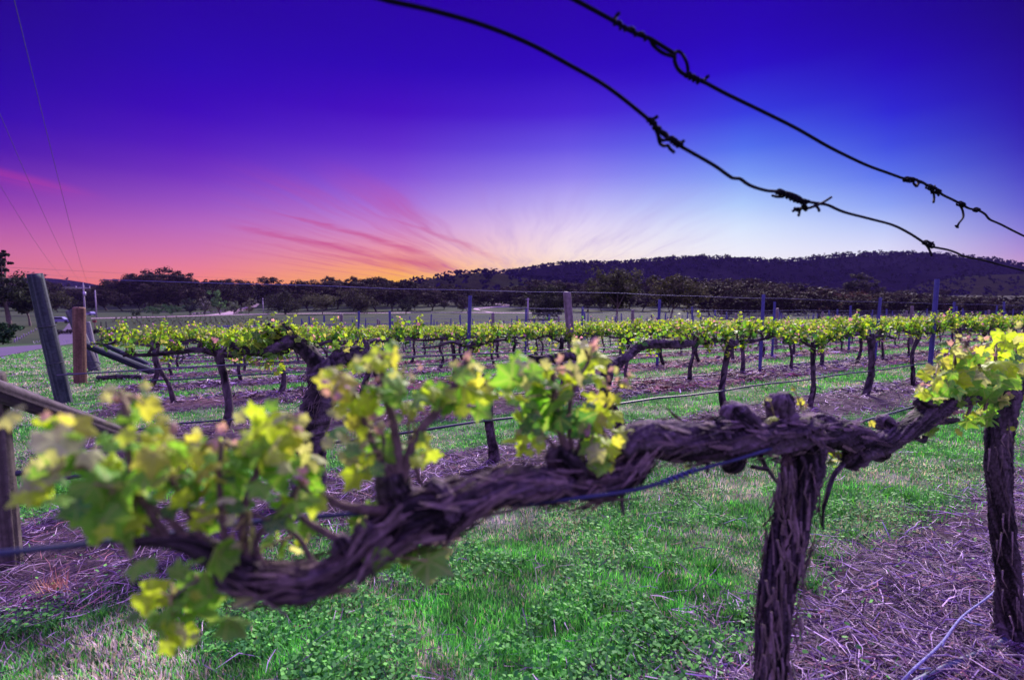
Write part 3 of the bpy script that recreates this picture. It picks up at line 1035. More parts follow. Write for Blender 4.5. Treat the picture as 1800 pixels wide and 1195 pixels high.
def vine_proto(g, tm, **kw):
    a, b, c = vine_meshes(g, tm, **kw)
    root = empty("grape_vine", (0, 0, 0))
    a.build("trunk", M_BARK, root)
    b.build("cordon", M_BARK, root)
    c.build("foliage", M_LEAF, root, smooth=True)
    return root


ROWANG = math.atan2(RY, RX)
near_protos = [vine_proto(np.random.default_rng(500 + i), MID_LEAF[i % 2], tr=.034 + .006 * (i % 3)) for i in range(8)]
far_protos = [vine_proto(np.random.default_rng(600 + i), FAR_LEAF[0], nsp=20, nl=13, lsize=.058, sides=5, tr=.032) for i in range(5)]
WORDS = ["zeroth", "nearest", "second", "third", "fourth", "fifth", "sixth", "seventh", "eighth", "ninth", "tenth", "eleventh", "twelfth", "thirteenth", "fourteenth",
         "fifteenth", "sixteenth", "seventeenth", "eighteenth", "nineteenth", "twentieth", "twenty first", "twenty second", "twenty third", "twenty fourth"]
gv = np.random.default_rng(42)
NROWS = 14
cand = []
for k in range(2, NROWS + 1):
    q = row_q(k)
    t0 = -.3 + gv.uniform(-.3, .3) if k > 3 else .3
    if k == 2: t0 = 5.3
    j = 0
    t = t0
    while t < 78:
        x, y = rowpt(q, t)
        if y > 58 or x > 1.12 * y + 1.5: break
        if x > -1.12 * y - 1.5:
            cand.append([math.hypot(x, y), k, j, x, y])
        j += 1
        t += 1.66 + gv.uniform(-.14, .14)
cand.sort()
LIM = 296
nu = [False] * 8; fu = [False] * 5
stuff = MB()
for n, (dist, k, j, x, y) in enumerate(cand):
    flip = math.pi if gv.random() < .5 else 0.0
    sc_ = gv.uniform(.94, 1.06)
    if n < LIM:
        if dist < 22:
            i = int(gv.integers(0, 8)); pr, first = near_protos[i], not nu[i]; nu[i] = True
        else:
            i = int(gv.integers(0, 5)); pr, first = far_protos[i], not fu[i]; fu[i] = True
        o = pr if first else copy_tree(pr)
        o.location = (x, y, float(gz(x, y)))
        o.rotation_euler = (0, 0, ROWANG + flip + gv.normal(0, .04))
        o.scale = (sc_, sc_, sc_ * gv.uniform(.96, 1.06))
        if k <= 3 and j < 12:
            if k == 2:
                lab = "%s leafy vine past the forked stump in the second row" % WORDS[j + 1].replace("nearest", "first")
            else:
                lab = "%s vine from the headland end of the third row" % WORDS[j + 1].replace("nearest", "first")
            tag(o, lab, "vine", "leafy vines of the %s row" % WORDS[k])
        else:
            tag(o, "yellow green vine on a dark trunk in the %s row back" % WORDS[k] + (" beyond the twelfth" if k <= 3 else ""), "vine", ("leafy vines of the %s row" % WORDS[k]) + (" far end" if k <= 3 else ""))
    else:
        # far end of the block : one mass
        zg = float(gz(x, y))
        gg = gv
        c, s = math.cos(ROWANG), math.sin(ROWANG)
        tube(stuff, [(x, y, zg - .05), (x + gg.normal(0, .05), y, zg + .45), (x, y, zg + .9)], [.05, .04, .04], 4, tint=(.09, .06, .065))
        tube(stuff, [(x - .8 * c, y - .8 * s, zg + .9), (x, y, zg + .9), (x + .8 * c, y + .8 * s, zg + .9)], [.03, .035, .03], 4, tint=(.09, .06, .065))
        m = 40
        u = gg.uniform(-.86, .86, m)
        P = np.stack([x + u * c + gg.normal(0, .09, m), y + u * s + gg.normal(0, .09, m), zg + .96 + gg.random(m) * .26], 1)
        leaves(stuff, FAR_LEAF[0], P, gg.uniform(.06, .10, m), rand_dirs(gg, m) + [0, 0, .7], rand_dirs(gg, m), leaf_tints(gg, m, .3 + .5 * gg.random(m)))
if stuff.n:
    tag(stuff.build("distant_vines", M_LEAF), "vines massed at the far end of the vineyard block", "vines", kind='stuff')
for pr, u in list(zip(near_protos, nu)) + list(zip(far_protos, fu)):
    if not u:
        for c in list(pr.children): bpy.data.objects.remove(c)
        bpy.data.objects.remove(pr)


# --- individually shaped vines (traced on their own row, built in the round)
def pix_branch(mb, pts, q, seed, sides=16, step=.02, amp=.28, lump=.22, jit=.01, dq=0.0, ground_z=None):
    """pts: (px, py, halfwidth px) on the row plane q"""
    gg = np.random.default_rng(seed)
    P, Rr = [], []
    for i, p in enumerate(pts):
        w = on_row(p[0], p[1], q + (p[3] if len(p) > 3 else 0.0))
        P.append(w + ROWN * gg.normal(0, jit))
        Rr.append(p[2] * px_m(w) * (.78 if sides > 20 else 1.0))
    tube(mb, P, Rr, sides, step, bark_disp(seed, amp, lump), bark_tint(seed))
    return P, Rr


# big forked vine of row two, behind the hero's leaves
q2 = row_q(2)
gS = np.random.default_rng(77)
root = empty("grape_vine", on_ground(545, 885))
mw = np.array(root.location)
tr_, co_, fo_ = MB(), MB(), MB()
pix_branch(tr_, [(538, 905, 30), (545, 830, 24), (550, 760, 24), (566, 700, 26), (570, 655, 26), (562, 636, 20)], q2, 801)
pix_branch(co_, [(572, 668, 17), (556, 636, 14), (535, 612, 13), (512, 600, 12), (496, 606, 11), (470, 618, 9), (435, 616, 8), (405, 606, 6)], q2, 802)
pix_branch(co_, [(566, 680, 16), (582, 650, 14), (596, 628, 14), (618, 622, 14), (650, 628, 14), (690, 634, 11)], q2, 803)
for (a, b) in (((520, 604), (505, 572)), ((512, 600), (497, 568)), ((503, 604), (472, 568)), ((498, 622), (470, 585)), ((506, 620), (484, 590)), ((470, 618), (448, 592)), ((640, 624), (646, 600))):
    pix_branch(co_, [(a[0], a[1], 4.5), ((a[0] + b[0]) / 2 + 2, (a[1] + b[1]) / 2, 4), (b[0], b[1], 3)], q2, a[0] + b[1], 7, .03, .15, .1)
for k in range(14):      # peeling bark strings
    a = on_row(gS.uniform(538, 565), gS.uniform(650, 720), q2 - .09)
    tube(tr_, [a, a + [gS.normal(-.02, .02), -.02, -.05], a + [gS.normal(-.05, .03), -.03, -gS.uniform(.08, .16)]], [.004, .003, .0015], 4, tint=(.10, .07, .075))
for (x0, y0, x1, y1, n) in ((440, 610, 428, 578, 12), (450, 612, 447, 566, 14), (466, 610, 462, 570, 14), (480, 600, 478, 566, 14), (492, 590, 500, 562, 10), (510, 585, 515, 562, 9), (528, 600, 534, 575, 11),
                            (545, 612, 540, 585, 8), (470, 612, 476, 640, 12), (450, 610, 440, 636, 12), (420, 612, 416, 632, 9), (495, 606, 500, 634, 10), (486, 600, 488, 572, 14), (456, 606, 452, 580, 14), (515, 602, 522, 578, 12), (410, 606, 404, 586, 10), (612, 622, 622, 640, 8), (668, 630, 676, 606, 9), (590, 630, 588, 606, 8), (455, 620, 462, 646, 9), (470, 622, 480, 645, 9), (432, 616, 418, 596, 9), (600, 618, 606, 592, 8), (622, 616, 634, 596, 8), (655, 622, 664, 596, 8), (640, 622, 628, 606, 6), (500, 600, 508, 575, 6)):
    shoot_leaves(fo_, gS, on_row(x0, y0, q2), on_row(x1, y1, q2), int(n * 1.3), .034, HERO_LEAF[2])
for mb_, nm, mt in ((tr_, "trunk", M_BARK), (co_, "cordon", M_BARK), (fo_, "foliage", M_LEAF)):
    for V in mb_.V: V -= mw
    mb_.build(nm, mt, root)
tag(root, "thick forked old vine with peeling bark at the near end of the second row", "vine", "leafy vines of the second row")

# the bare forked stump of row two
root = empty("vine_stump", on_ground(866, 812)); mw = np.array(root.location)
st_ = MB()
pix_branch(st_, [(869, 822, 10), (866, 790, 9), (860, 745, 8), (857, 710, 8), (858, 690, 8), (857, 676, 6)], q2, 811, 12, .02)
br_ = MB()
pix_branch(br_, [(858, 688, 6), (866, 674, 5.5), (874, 660, 4)], q2, 812, 10, .02)
pix_branch(br_, [(857, 684, 6), (854, 668, 5), (851, 657, 3)], q2, 813, 10, .02)
for mb_, nm in ((st_, "trunk"), (br_, "branch")):
    for V in mb_.V: V -= mw
    mb_.build(nm, M_BARK, root)
tag(root, "bare forked vine stump without leaves standing in the second row", "stump")

# vine with one low arm, between the stump and the leafy ones
root = empty("grape_vine", on_ground(1098, 768)); mw = np.array(root.location)
tr_, co_, fo_ = MB(), MB(), MB()
pix_branch(tr_, [(1100, 778, 11), (1086, 735, 9), (1066, 700, 9), (1064, 670, 10), (1072, 645, 11), (1076, 632, 10)], q2, 821, 14)
pix_branch(co_, [(1074, 644, 9), (1092, 634, 9), (1110, 620, 8.5), (1124, 610, 8), (1150, 604, 7), (1190, 605, 7), (1225, 602, 6)], q2, 822, 12)
pix_branch(co_, [(1070, 646, 8), (1040, 634, 8), (1000, 625, 8), (960, 632, 8), (930, 630, 6)], q2, 823, 12)
for (x0, y0, x1, y1, n) in ((1108, 616, 1104, 578, 16), (1122, 610, 1122, 574, 15), (1138, 606, 1140, 572, 15), (1155, 606, 1160, 570, 15), (1172, 606, 1174, 572, 14), (1190, 604, 1198, 568, 14), (1212, 602, 1212, 568, 14),
                            (1150, 606, 1152, 622, 8), (1140, 608, 1138, 624, 8), (1098, 605, 1094, 612, 6), (1006, 620, 1012, 590, 9), (975, 626, 968, 600, 9), (940, 628, 930, 600, 9), (1020, 622, 1024, 596, 8)):
    shoot_leaves(fo_, gS, on_row(x0, y0, q2), on_row(x1, y1, q2), n, .038, MID_LEAF[0])
for mb_, nm, mt in ((tr_, "trunk", M_BARK), (co_, "cordon", M_BARK), (fo_, "foliage", M_LEAF)):
    for V in mb_.V: V -= mw
    mb_.build(nm, mt, root)
tag(root, "bent vine with a low rising arm just past the bare stump", "vine", "leafy vines of the second row")


# ------------------------------------------------------------------ hero row (nearest row)
q1 = ROW0
HT = {'y': YEL * 1.1, 'g': GRN * 1.05, 'd': DEEP * 1.3, 'p': PNK, 'w': np.array((.40, .44, .22)), 'o': np.array((.46, .50, .07))}
gh = np.random.default_rng(9)


def hero_leaf(mb, px, py, rp, kind, q, dq=0.0):
    P = on_row(px, py, q + dq)
    s = rp * px_m(P) * 1.16
    to_cam = norm(CAMP - P)
    nr = norm(to_cam * gh.uniform(.15, .8) + np.array([0, 0, .45]) + gh.normal(0, .55, 3))
    tp = norm(gh.normal(0, .6, 3) + np.array([0, -.2, -.35]))
    base = HT[kind] * gh.uniform(1.05, 1.45)
    edge = base * .7 + (PNK if gh.random() < .3 else YEL) * .3
    if kind == 'p':
        # crumpled unopened leaves at a shoot tip
        for _ in range(4):
            P2 = P + gh.normal(0, 1, 3) * s * .4
            leaves(mb, HERO_LEAF[3], P2[None], np.array([s * .48]), rand_dirs(gh, 1), norm(rand_dirs(gh, 1) * .7 + [0, 0, .8]),
                   (PNK * gh.uniform(.7, 1.1) if gh.random() < .65 else HT['w'])[None], HT['w'][None])
        return P
    leaves(mb, HERO_LEAF[int(gh.integers(0, 3))], P[None], np.array([s]), nr[None], tp[None], base[None], edge[None])
    return P


def hero_shoot(root, org, q, stem, rad, lv, dq=0.0, cane=(.13, .085, .09)):
    """stem: pixel polyline; lv: list of (px, py, r, kind)"""
    st, lf = MB(), MB()
    pts = [on_row(a, b, q + dq * (i / max(1, len(stem) - 1))) for i, (a, b) in enumerate(stem)]
    rr = [rad * px_m(p) * (1 - .5 * i / max(1, len(pts) - 1)) for i, p in enumerate(pts)]
    tube(st, pts, rr, 8, .008, bark_disp(int(stem[0][0]), .12, .1), tint=cane)
    for l in lv:
        if l[2] > 12 and l[3] != 'p':
            for _ in range(3 if l[0] < 640 else 2):
                kk = 'yyggdw'[int(gh.integers(0, 6))] if gh.random() < .6 else l[3]
                hero_leaf(lf, l[0] + gh.normal(0, .7) * l[2], l[1] + gh.normal(0, .7) * l[2], l[2] * gh.uniform(.4, .75), kk, q, dq + gh.normal(.005, .025))
        P = hero_leaf(lf, l[0], l[1], l[2], l[3], q, dq + gh.normal(0, .018))
        # leaf stalk from the nearest stem point
        d = [np.linalg.norm(P - p) for p in pts]
        a = pts[int(np.argmin(d))]
        tube(st, [a, (a + P) / 2 + [0, 0, .004], P], [.0016, .0014, .0012], 4, tint=(.30, .26, .12))
    for mb_ in (st, lf):
        for V in mb_.V: V -= org
    o = st.build("shoot", M_BARK, root)
    if lf.n: lf.build("leaves", M_LEAF, o)
    return o


hero = empty("grape_vine", (0, 0, 0))
p = on_row(1345, 1560, q1); p[2] = float(gz(p[0], p[1]))
hero.location = p; ho = np.array(p)
tag(hero, "gnarled old vine in front, thick trunk with a long arm reaching to the lens", "vine", "old vines of the nearest row")
tk = MB()
pix_branch(tk, [(1338, 1640, 42), (1342, 1520, 38), (1350, 1380, 35), (1352, 1240, 28), (1356, 1150, 31), (1367, 1040, 34), (1386, 950, 36), (1400, 880, 38), (1408, 830, 41), (1411, 785, 43), (1404, 745, 38)], q1, 901, 96, .004, .26, .10, .002)
arm = MB()
pix_branch(arm, [(1420, 765, 36), (1370, 765, 36), (1320, 770, 36), (1260, 774, 38), (1195, 776, 38), (1140, 772, 36), (1100, 775, 30), (1082, 795, 20)], q1, 902, 72, .004, .30, .20, .003)
pix_branch(arm, [(1130, 790, 30), (1110, 825, 34), (1060, 848, 34), (1000, 850, 36), (940, 850, 37), (880, 858, 37), (825, 876, 38), (790, 895, 40)], q1, 903, 72, .0035, .26, .15, .003)
pix_branch(arm, [(830, 880, 36), (770, 905, 52), (720, 905, 54), (675, 940, 44), (635, 975, 38), (585, 1005, 32), (530, 1022, 32), (470, 1024, 34), (425, 1015, 38), (388, 1000, 26)], q1, 904, 72, .003, .34, .28, .003)
pix_branch(arm, [(440, 1010, 34), (390, 985, 28), (330, 955, 20), (280, 950, 14), (215, 955, 9)], q1, 905, 40, .003, .3, .25, .003)
for (pts, sd) in (([(1310, 775, 20), (1302, 748, 30), (1290, 725, 24), (1286, 712, 12)], 911), ([(1392, 760, 26), (1384, 722, 26), (1380, 702, 23), (1380, 690, 10)], 912),
                  ([(1255, 770, 20), (1262, 745, 18), (1270, 735, 8)], 913), ([(1300, 790, 24), (1285, 815, 18), (1280, 826, 8)], 914),
                  ([(1100, 830, 26), (1118, 838, 20), (1128, 842, 8)], 915), ([(1020, 850, 30), (1005, 822, 34), (985, 800, 26), (980, 786, 10)], 916),
                  ([(720, 900, 40), (700, 860, 34), (690, 830, 24)], 917), ([(770, 905, 36), (765, 870, 30), (752, 850, 16)], 918), ([(620, 985, 30), (600, 955, 20), (594, 940, 10)], 919),
                  ([(440, 1010, 32), (430, 1040, 22), (428, 1052, 8)], 920), ([(660, 950, 34), (640, 920, 20)], 921)):
    pix_branch(arm, pts, q1, sd, 44, .003, .55, .50, .005)
def shreds(mb, pts, q, n, seed):
    """flakes of loose bark lying along a limb"""
    gg = np.random.default_rng(seed)
    A = np.array([np.concatenate([on_row(p[0], p[1], q), [p[2] * px_m(on_row(p[0], p[1], q))]]) for p in pts])
    A = catmull(A, .01)
    D = np.gradient(A[:, :3], axis=0); D = norm(D)
    for _ in range(n):
        i = int(gg.integers(2, len(A) - 3)); d = D[i]
        u = norm(np.cross(d, rand_dirs(gg, 1)[0])); r_ = A[i, 3]
        c = A[i, :3] + u * r_ * gg.uniform(.95, 1.08)
        L = gg.uniform(.02, .085); w = gg.uniform(.0008, .0034)
        s_ = norm(np.cross(d, u)); lift = gg.uniform(.0, .010)
        dd = norm(d + gg.normal(0, .18, 3))
        V = np.array([c - dd * L / 2 - s_ * w, c - dd * L / 2 + s_ * w, c + u * lift * .35 + s_ * w * 1.2, c + u * lift * .35 - s_ * w * 1.2, c + dd * L / 2 + u * lift + s_ * w * .3, c + dd * L / 2 + u * lift - s_ * w * .3])
        mb.add(V, np.array([[0, 1, 2, 3], [3, 2, 4, 5]]), np.array((.11, .075, .085)) * gg.uniform(.35, 1.9))


shreds(tk, [(1352, 1240, 28), (1367, 1040, 34), (1386, 950, 36), (1408, 830, 41), (1411, 770, 43)], q1, 260, 1)
shreds(arm, [(1420, 765, 36), (1320, 770, 36), (1195, 776, 38), (1100, 775, 30)], q1, 200, 2)
shreds(arm, [(1130, 790, 30), (1060, 848, 34), (940, 850, 37), (825, 876, 38), (770, 905, 52), (675, 940, 44), (585, 1005, 32), (470, 1024, 34), (388, 1000, 26)], q1, 420, 3)
# hanging dead spurs
for pts in ([(1335, 795, 5), (1345, 815, 4), (1358, 836, 3), (1366, 850, 2)], [(1246, 810, 4), (1247, 830, 3)], [(1092, 860, 4), (1092, 880, 4), (1094, 905, 2)], [(1320, 820, 4), (1345, 824, 4), (1352, 822, 2)]):
    pix_branch(arm, pts, q1, int(pts[0][0]) + 7, 8, .006, .1, .1, .002)
armR = MB()
pix_branch(armR, [(1400, 768, 34), (1445, 765, 34), (1490, 768, 32), (1525, 780, 28), (1548, 795, 20), (1556, 800, 8)], q1, 906, 64, .004, .32, .28, .003)
pix_branch(armR, [(1505, 785, 26), (1550, 775, 23), (1590, 756, 20), (1625, 735, 20), (1655, 714, 20), (1690, 700, 17), (1725, 690, 14)], q1 - .01, 907, 56, .005, .34, .3, .003)
for (pts, sd) in (([(1640, 720, 20), (1628, 708, 20), (1618, 704, 8)], 922), ([(1500, 790, 24), (1492, 812, 18), (1488, 820, 6)], 923), ([(1460, 750, 20), (1452, 738, 16), (1448, 732, 6)], 924), ([(1570, 760, 18), (1556, 742, 13), (1550, 736, 5)], 925)):
    pix_branch(armR, pts, q1, sd, 40, .003, .55, .50, .004)
shreds(armR, [(1400, 768, 34), (1490, 768, 32), (1550, 775, 23), (1625, 735, 20), (1690, 700, 17)], q1, 170, 4)
for pts in ([(1482, 815, 4), (1466, 838, 4), (1452, 870, 4), (1446, 900, 2.5), (1443, 930, 1.5)], [(1640, 742, 6), (1665, 740, 6), (1683, 738, 4)], [(1625, 765, 5), (1622, 775, 4), (1605, 768, 3)]):
    pix_branch(armR, pts, q1 - .02, int(pts[0][0]) + 7, 8, .006, .1, .1, .002)
# shreds of loose bark
for k in range(60):
    x0, y0 = gh.uniform(1345, 1440), gh.uniform(800, 1190)
    a = on_row(np.interp(y0, [780, 1190], [1410, 1355]) + gh.uniform(-36, 36), y0, q1 - .045)
    L = gh.uniform(.02, .07)
    tube(tk, [a, a + [gh.normal(0, .003), -.004, -L * .5], a + [gh.normal(0, .006), -.006 - gh.random() * .004, -L]], [.0022, .0018, .0008], 4, tint=np.array((.16, .115, .12)) * gh.uniform(.5, 1.5))
for mb_, nm in ((tk, "trunk"), (arm, "cordon"), (armR, "cordon")):
    for V in mb_.V: V -= ho
    mb_.build(nm, M_BARK, hero)

SH = [
 # left tip
 ([(300, 955), (262, 900), (235, 850), (222, 770), (216, 700)], 12, [(212, 690, 28, 'p'), (238, 700, 24, 'p'), (190, 690, 18, 'w'), (255, 712, 26, 'o'), (230, 735, 24, 'g'), (205, 735, 16, 'g'), (228, 780, 26, 'g'), (195, 775, 20, 'g')]),
 ([(290, 950), (220, 900), (150, 820), (110, 775)], 8, [(100, 775, 46, 'w'), (128, 750, 34, 'o'), (92, 740, 26, 'p'), (75, 835, 42, 'w'), (50, 865, 30, 'y'), (130, 800, 34, 'g'), (110, 810, 28, 'w')]),
 ([(340, 960), (290, 905), (240, 880)], 12, [(190, 865, 78, 'g'), (232, 925, 46, 'g'), (180, 915, 40, 'g'), (248, 910, 34, 'y'), (170, 925, 26, 'y'), (250, 845, 44, 'y'), (262, 820, 40, 'g'), (195, 815, 40, 'y'), (165, 850, 40, 'g')]),
 ([(370, 975), (330, 900), (300, 840), (290, 790)], 10, [(285, 780, 34, 'o'), (310, 800, 38, 'y'), (330, 775, 30, 'p'), (340, 810, 38, 'o'), (300, 850, 42, 'g'), (350, 850, 40, 'g'), (270, 800, 34, 'o'), (320, 870, 30, 'd'), (360, 900, 24, 'y')]),
 ([(400, 985), (390, 900), (385, 840), (390, 780)], 11, [(370, 770, 28, 'p'), (385, 800, 30, 'w'), (360, 820, 34, 'o'), (410, 830, 36, 'g'), (390, 860, 40, 'g'), (420, 860, 30, 'd'), (440, 800, 26, 'y'), (410, 785, 22, 'p'), (350, 795, 24, 'o')]),
 ([(440, 1000), (425, 920), (440, 860), (470, 780), (480, 740)], 14, [(470, 745, 38, 'y'), (450, 770, 34, 'y'), (500, 750, 36, 'w'), (485, 790, 44, 'y'), (510, 770, 30, 'o'), (460, 815, 40, 'g'), (500, 830, 40, 'g'), (525, 735, 24, 'p'), (520, 760, 28, 'o'), (430, 780, 28, 'y'), (448, 730, 24, 'y')]),
 ([(470, 1010), (450, 950), (500, 890), (530, 850)], 12, [(520, 880, 44, 'g'), (545, 850, 36, 'g'), (510, 910, 34, 'g'), (540, 815, 26, 'w'), (490, 870, 34, 'd'), (552, 880, 26, 'y'), (525, 840, 26, 'p'), (555, 800, 26, 'w')]),
 ([(560, 1010), (520, 940), (440, 900)], 9, [(440, 945, 26, 'w'), (425, 955, 18, 'p'), (385, 975, 40, 'g'), (405, 1000, 36, 'g'), (360, 920, 18, 'y'), (490, 965, 20, 'g'), (345, 918, 14, 'y')]),
 ([(420, 1020), (350, 1020), (300, 1050)], 7, [(262, 1045, 34, 'y'), (330, 1060, 58, 'g'), (338, 1015, 40, 'g'), (305, 1098, 40, 'y'), (370, 1050, 36, 'g'), (300, 1065, 30, 'g'), (325, 1110, 22, 'y'), (305, 1020, 20, 'p')]),
 ([(640, 985), (650, 930), (640, 910)], 8, [(640, 925, 32, 'g'), (660, 905, 24, 'w'), (715, 965, 30, 'g'), (752, 985, 42, 'g'), (735, 965, 16, 'p'), (670, 985, 28, 'g'), (760, 1000, 24, 'y')]),
 # middle shoots
 ([(700, 860), (700, 800), (690, 740), (676, 690), (668, 630)], 17, [(665, 625, 30, 'y'), (690, 625, 26, 'o'), (650, 640, 18, 'w'), (690, 665, 36, 'g'), (665, 680, 36, 'g'), (705, 690, 34, 'g'), (650, 700, 24, 'y'), (660, 655, 24, 'p'), (725, 655, 16, 'p')]),
 ([(690, 850), (660, 790), (640, 740), (620, 690), (605, 670)], 11, [(600, 668, 30, 'o'), (585, 690, 24, 'p'), (620, 705, 34, 'y'), (600, 715, 26, 'y'), (632, 735, 24, 'y'), (590, 725, 20, 'w'), (650, 720, 26, 'y'), (610, 690, 22, 'p'), (668, 745, 22, 'p'), (580, 650, 16, 'w')]),
 ([(700, 850), (680, 800), (672, 760)], 9, [(690, 775, 36, 'g'), (665, 790, 32, 'g'), (640, 800, 22, 'y'), (628, 835, 28, 'y'), (645, 830, 20, 'y'), (615, 810, 18, 'w'), (745, 800, 26, 'y'), (742, 770, 22, 'y'), (728, 790, 16, 'g'), (610, 770, 26, 'w'), (615, 740, 20, 'o')]),
 ([(705, 850), (730, 770), (770, 720), (810, 660), (822, 630)], 16, [(820, 635, 26, 'p'), (805, 655, 26, 'y'), (832, 650, 20, 'o'), (815, 680, 38, 'y'), (785, 700, 36, 'g'), (760, 680, 28, 'y'), (845, 690, 34, 'y'), (800, 710, 36, 'g'), (745, 700, 20, 'y'), (855, 675, 20, 'o'), (722, 720, 22, 'y'), (838, 665, 18, 'o')]),
 ([(690, 900), (640, 895), (600, 888), (565, 868)], 17, []),
 ([(640, 960), (590, 945), (545, 920), (530, 908)], 14, []),
 ([(740, 850), (722, 790), (718, 750)], 8, [(722, 718, 18, 'y')]),
 # right group
 ([(1000, 800), (985, 760), (975, 700), (972, 650)], 13, [(900, 665, 34, 'g'), (925, 650, 34, 'w'), (940, 690, 40, 'g'), (965, 665, 34, 'g'), (975, 705, 46, 'g'), (1000, 675, 36, 'y'), (950, 645, 24, 'y'), (985, 645, 24, 'p'), (1010, 660, 28, 'w'), (920, 700, 34, 'g'), (890, 690, 24, 'y'), (962, 740, 34, 'g'), (940, 730, 28, 'd'), (1020, 660, 26, 'y')]),
 ([(1005, 790), (1000, 730), (1010, 680), (1035, 635)], 8, [(1045, 605, 24, 'p'), (1030, 615, 22, 'w'), (1048, 628, 26, 'y'), (1030, 640, 20, 'y'), (1020, 605, 16, 'w')]),
 ([(990, 800), (960, 770), (930, 750)], 7, [(905, 770, 26, 'y'), (910, 740, 20, 'g'), (948, 778, 18, 'y'), (920, 755, 18, 'w'), (915, 790, 16, 'y'), (940, 750, 20, 'w')]),
 ([(1015, 800), (1025, 760), (1030, 730)], 9, [(1015, 745, 34, 'd'), (1000, 720, 34, 'g'), (1030, 720, 30, 'g'), (985, 735, 26, 'd'), (1050, 700, 22, 'o')]),
 ([(1060, 820), (1070, 790), (1062, 760), (1050, 740)], 8, [(1050, 765, 34, 'y'), (1068, 785, 30, 'y'), (1040, 740, 24, 'y'), (1055, 812, 26, 'g'), (1080, 805, 26, 'y'), (1038, 780, 24, 'g'), (1030, 755, 18, 'p'), (1078, 822, 18, 'y'), (1060, 735, 18, 'o')]),
 ([(1030, 770), (1045, 740), (1070, 705), (1088, 678)], 7, [(1090, 662, 18, 'p'), (1105, 665, 16, 'p'), (1100, 675, 14, 'o'), (1072, 700, 16, 'o'), (1078, 725, 22, 'y'), (1065, 668, 14, 'p')]),
 # small buds on the old wood
 ([(1375, 745), (1362, 738)], 3, [(1345, 708, 9, 'y'), (1352, 700, 6, 'w'), (1362, 735, 9, 'y'), (1352, 738, 8, 'w'), (1371, 722, 6, 'p')]),
 ([(1398, 735), (1408, 716)], 3, [(1408, 705, 8, 'o'), (1412, 716, 9, 'w'), (1420, 712, 6, 'p'), (1394, 682, 6, 'o')]),
 ([(1455, 815), (1465, 800)], 3, [(1468, 798, 12, 'y'), (1474, 808, 13, 'w'), (1462, 810, 8, 'g')]),
 ([(1528, 760), (1531, 748)], 2, [(1531, 744, 7, 'o'), (1536, 742, 5, 'o'), (1526, 775, 5, 'o')]),
 ([(1645, 740), (1635, 745)], 3, [(1622, 745, 12, 'w'), (1640, 752, 12, 'g'), (1640, 730, 8, 'p'), (1662, 732, 8, 'p'), (1632, 760, 10, 'g')]),
 ([(1215, 815), (1208, 820)], 2, [(1206, 820, 9, 'y'), (1212, 828, 8, 'g')]),
]
for stem, rad, lv in SH:
    hero_shoot(hero, ho, q1, stem, rad * .62, lv)

# second vine of the nearest row
b2 = on_ground(1777, 1128)
q1b = float(b2 @ ROWN)
v2 = empty("grape_vine", b2); o2 = np.array(b2)
tag(v2, "second old vine of the nearest row with a leafy head by the frame edge", "vine", "old vines of the nearest row")
tk2, cd2 = MB(), MB()
pix_branch(tk2, [(1772, 1150, 36), (1776, 1115, 33), (1778, 1080, 26), (1772, 1010, 22), (1764, 940, 21), (1757, 860, 21), (1754, 790, 23), (1760, 735, 25), (1768, 690, 26), (1770, 670, 16)], q1b, 951, 56, .006, .28, .14, .003)
pix_branch(cd2, [(1768, 692, 20), (1740, 690, 17), (1700, 690, 16), (1670, 694, 12), (1640, 700, 8)], q1b, 952, 40, .006, .3, .25, .003)
pix_branch(cd2, [(1768, 692, 20), (1800, 676, 18), (1850, 662, 17), (1920, 650, 15), (1990, 640, 10)], q1b, 953, 40, .006, .3, .25, .003)
for k in range(24):
    y0 = gh.uniform(720, 1090)
    a = on_row(np.interp(y0, [735, 860, 1080], [1760, 1757, 1778]) + gh.uniform(-20, 20), y0, q1b - .05)
    L = gh.uniform(.03, .1)
    tube(tk2, [a, a + [gh.normal(0, .004), -.004, -L * .5], a + [gh.normal(0, .01), -.01, -L]], [.003, .0022, .001], 4, tint=np.array((.15, .11, .115)) * gh.uniform(.5, 1.5))
for mb_, nm in ((tk2, "trunk"), (cd2, "cordon")):
    for V in mb_.V: V -= o2
    mb_.build(nm, M_BARK, v2)
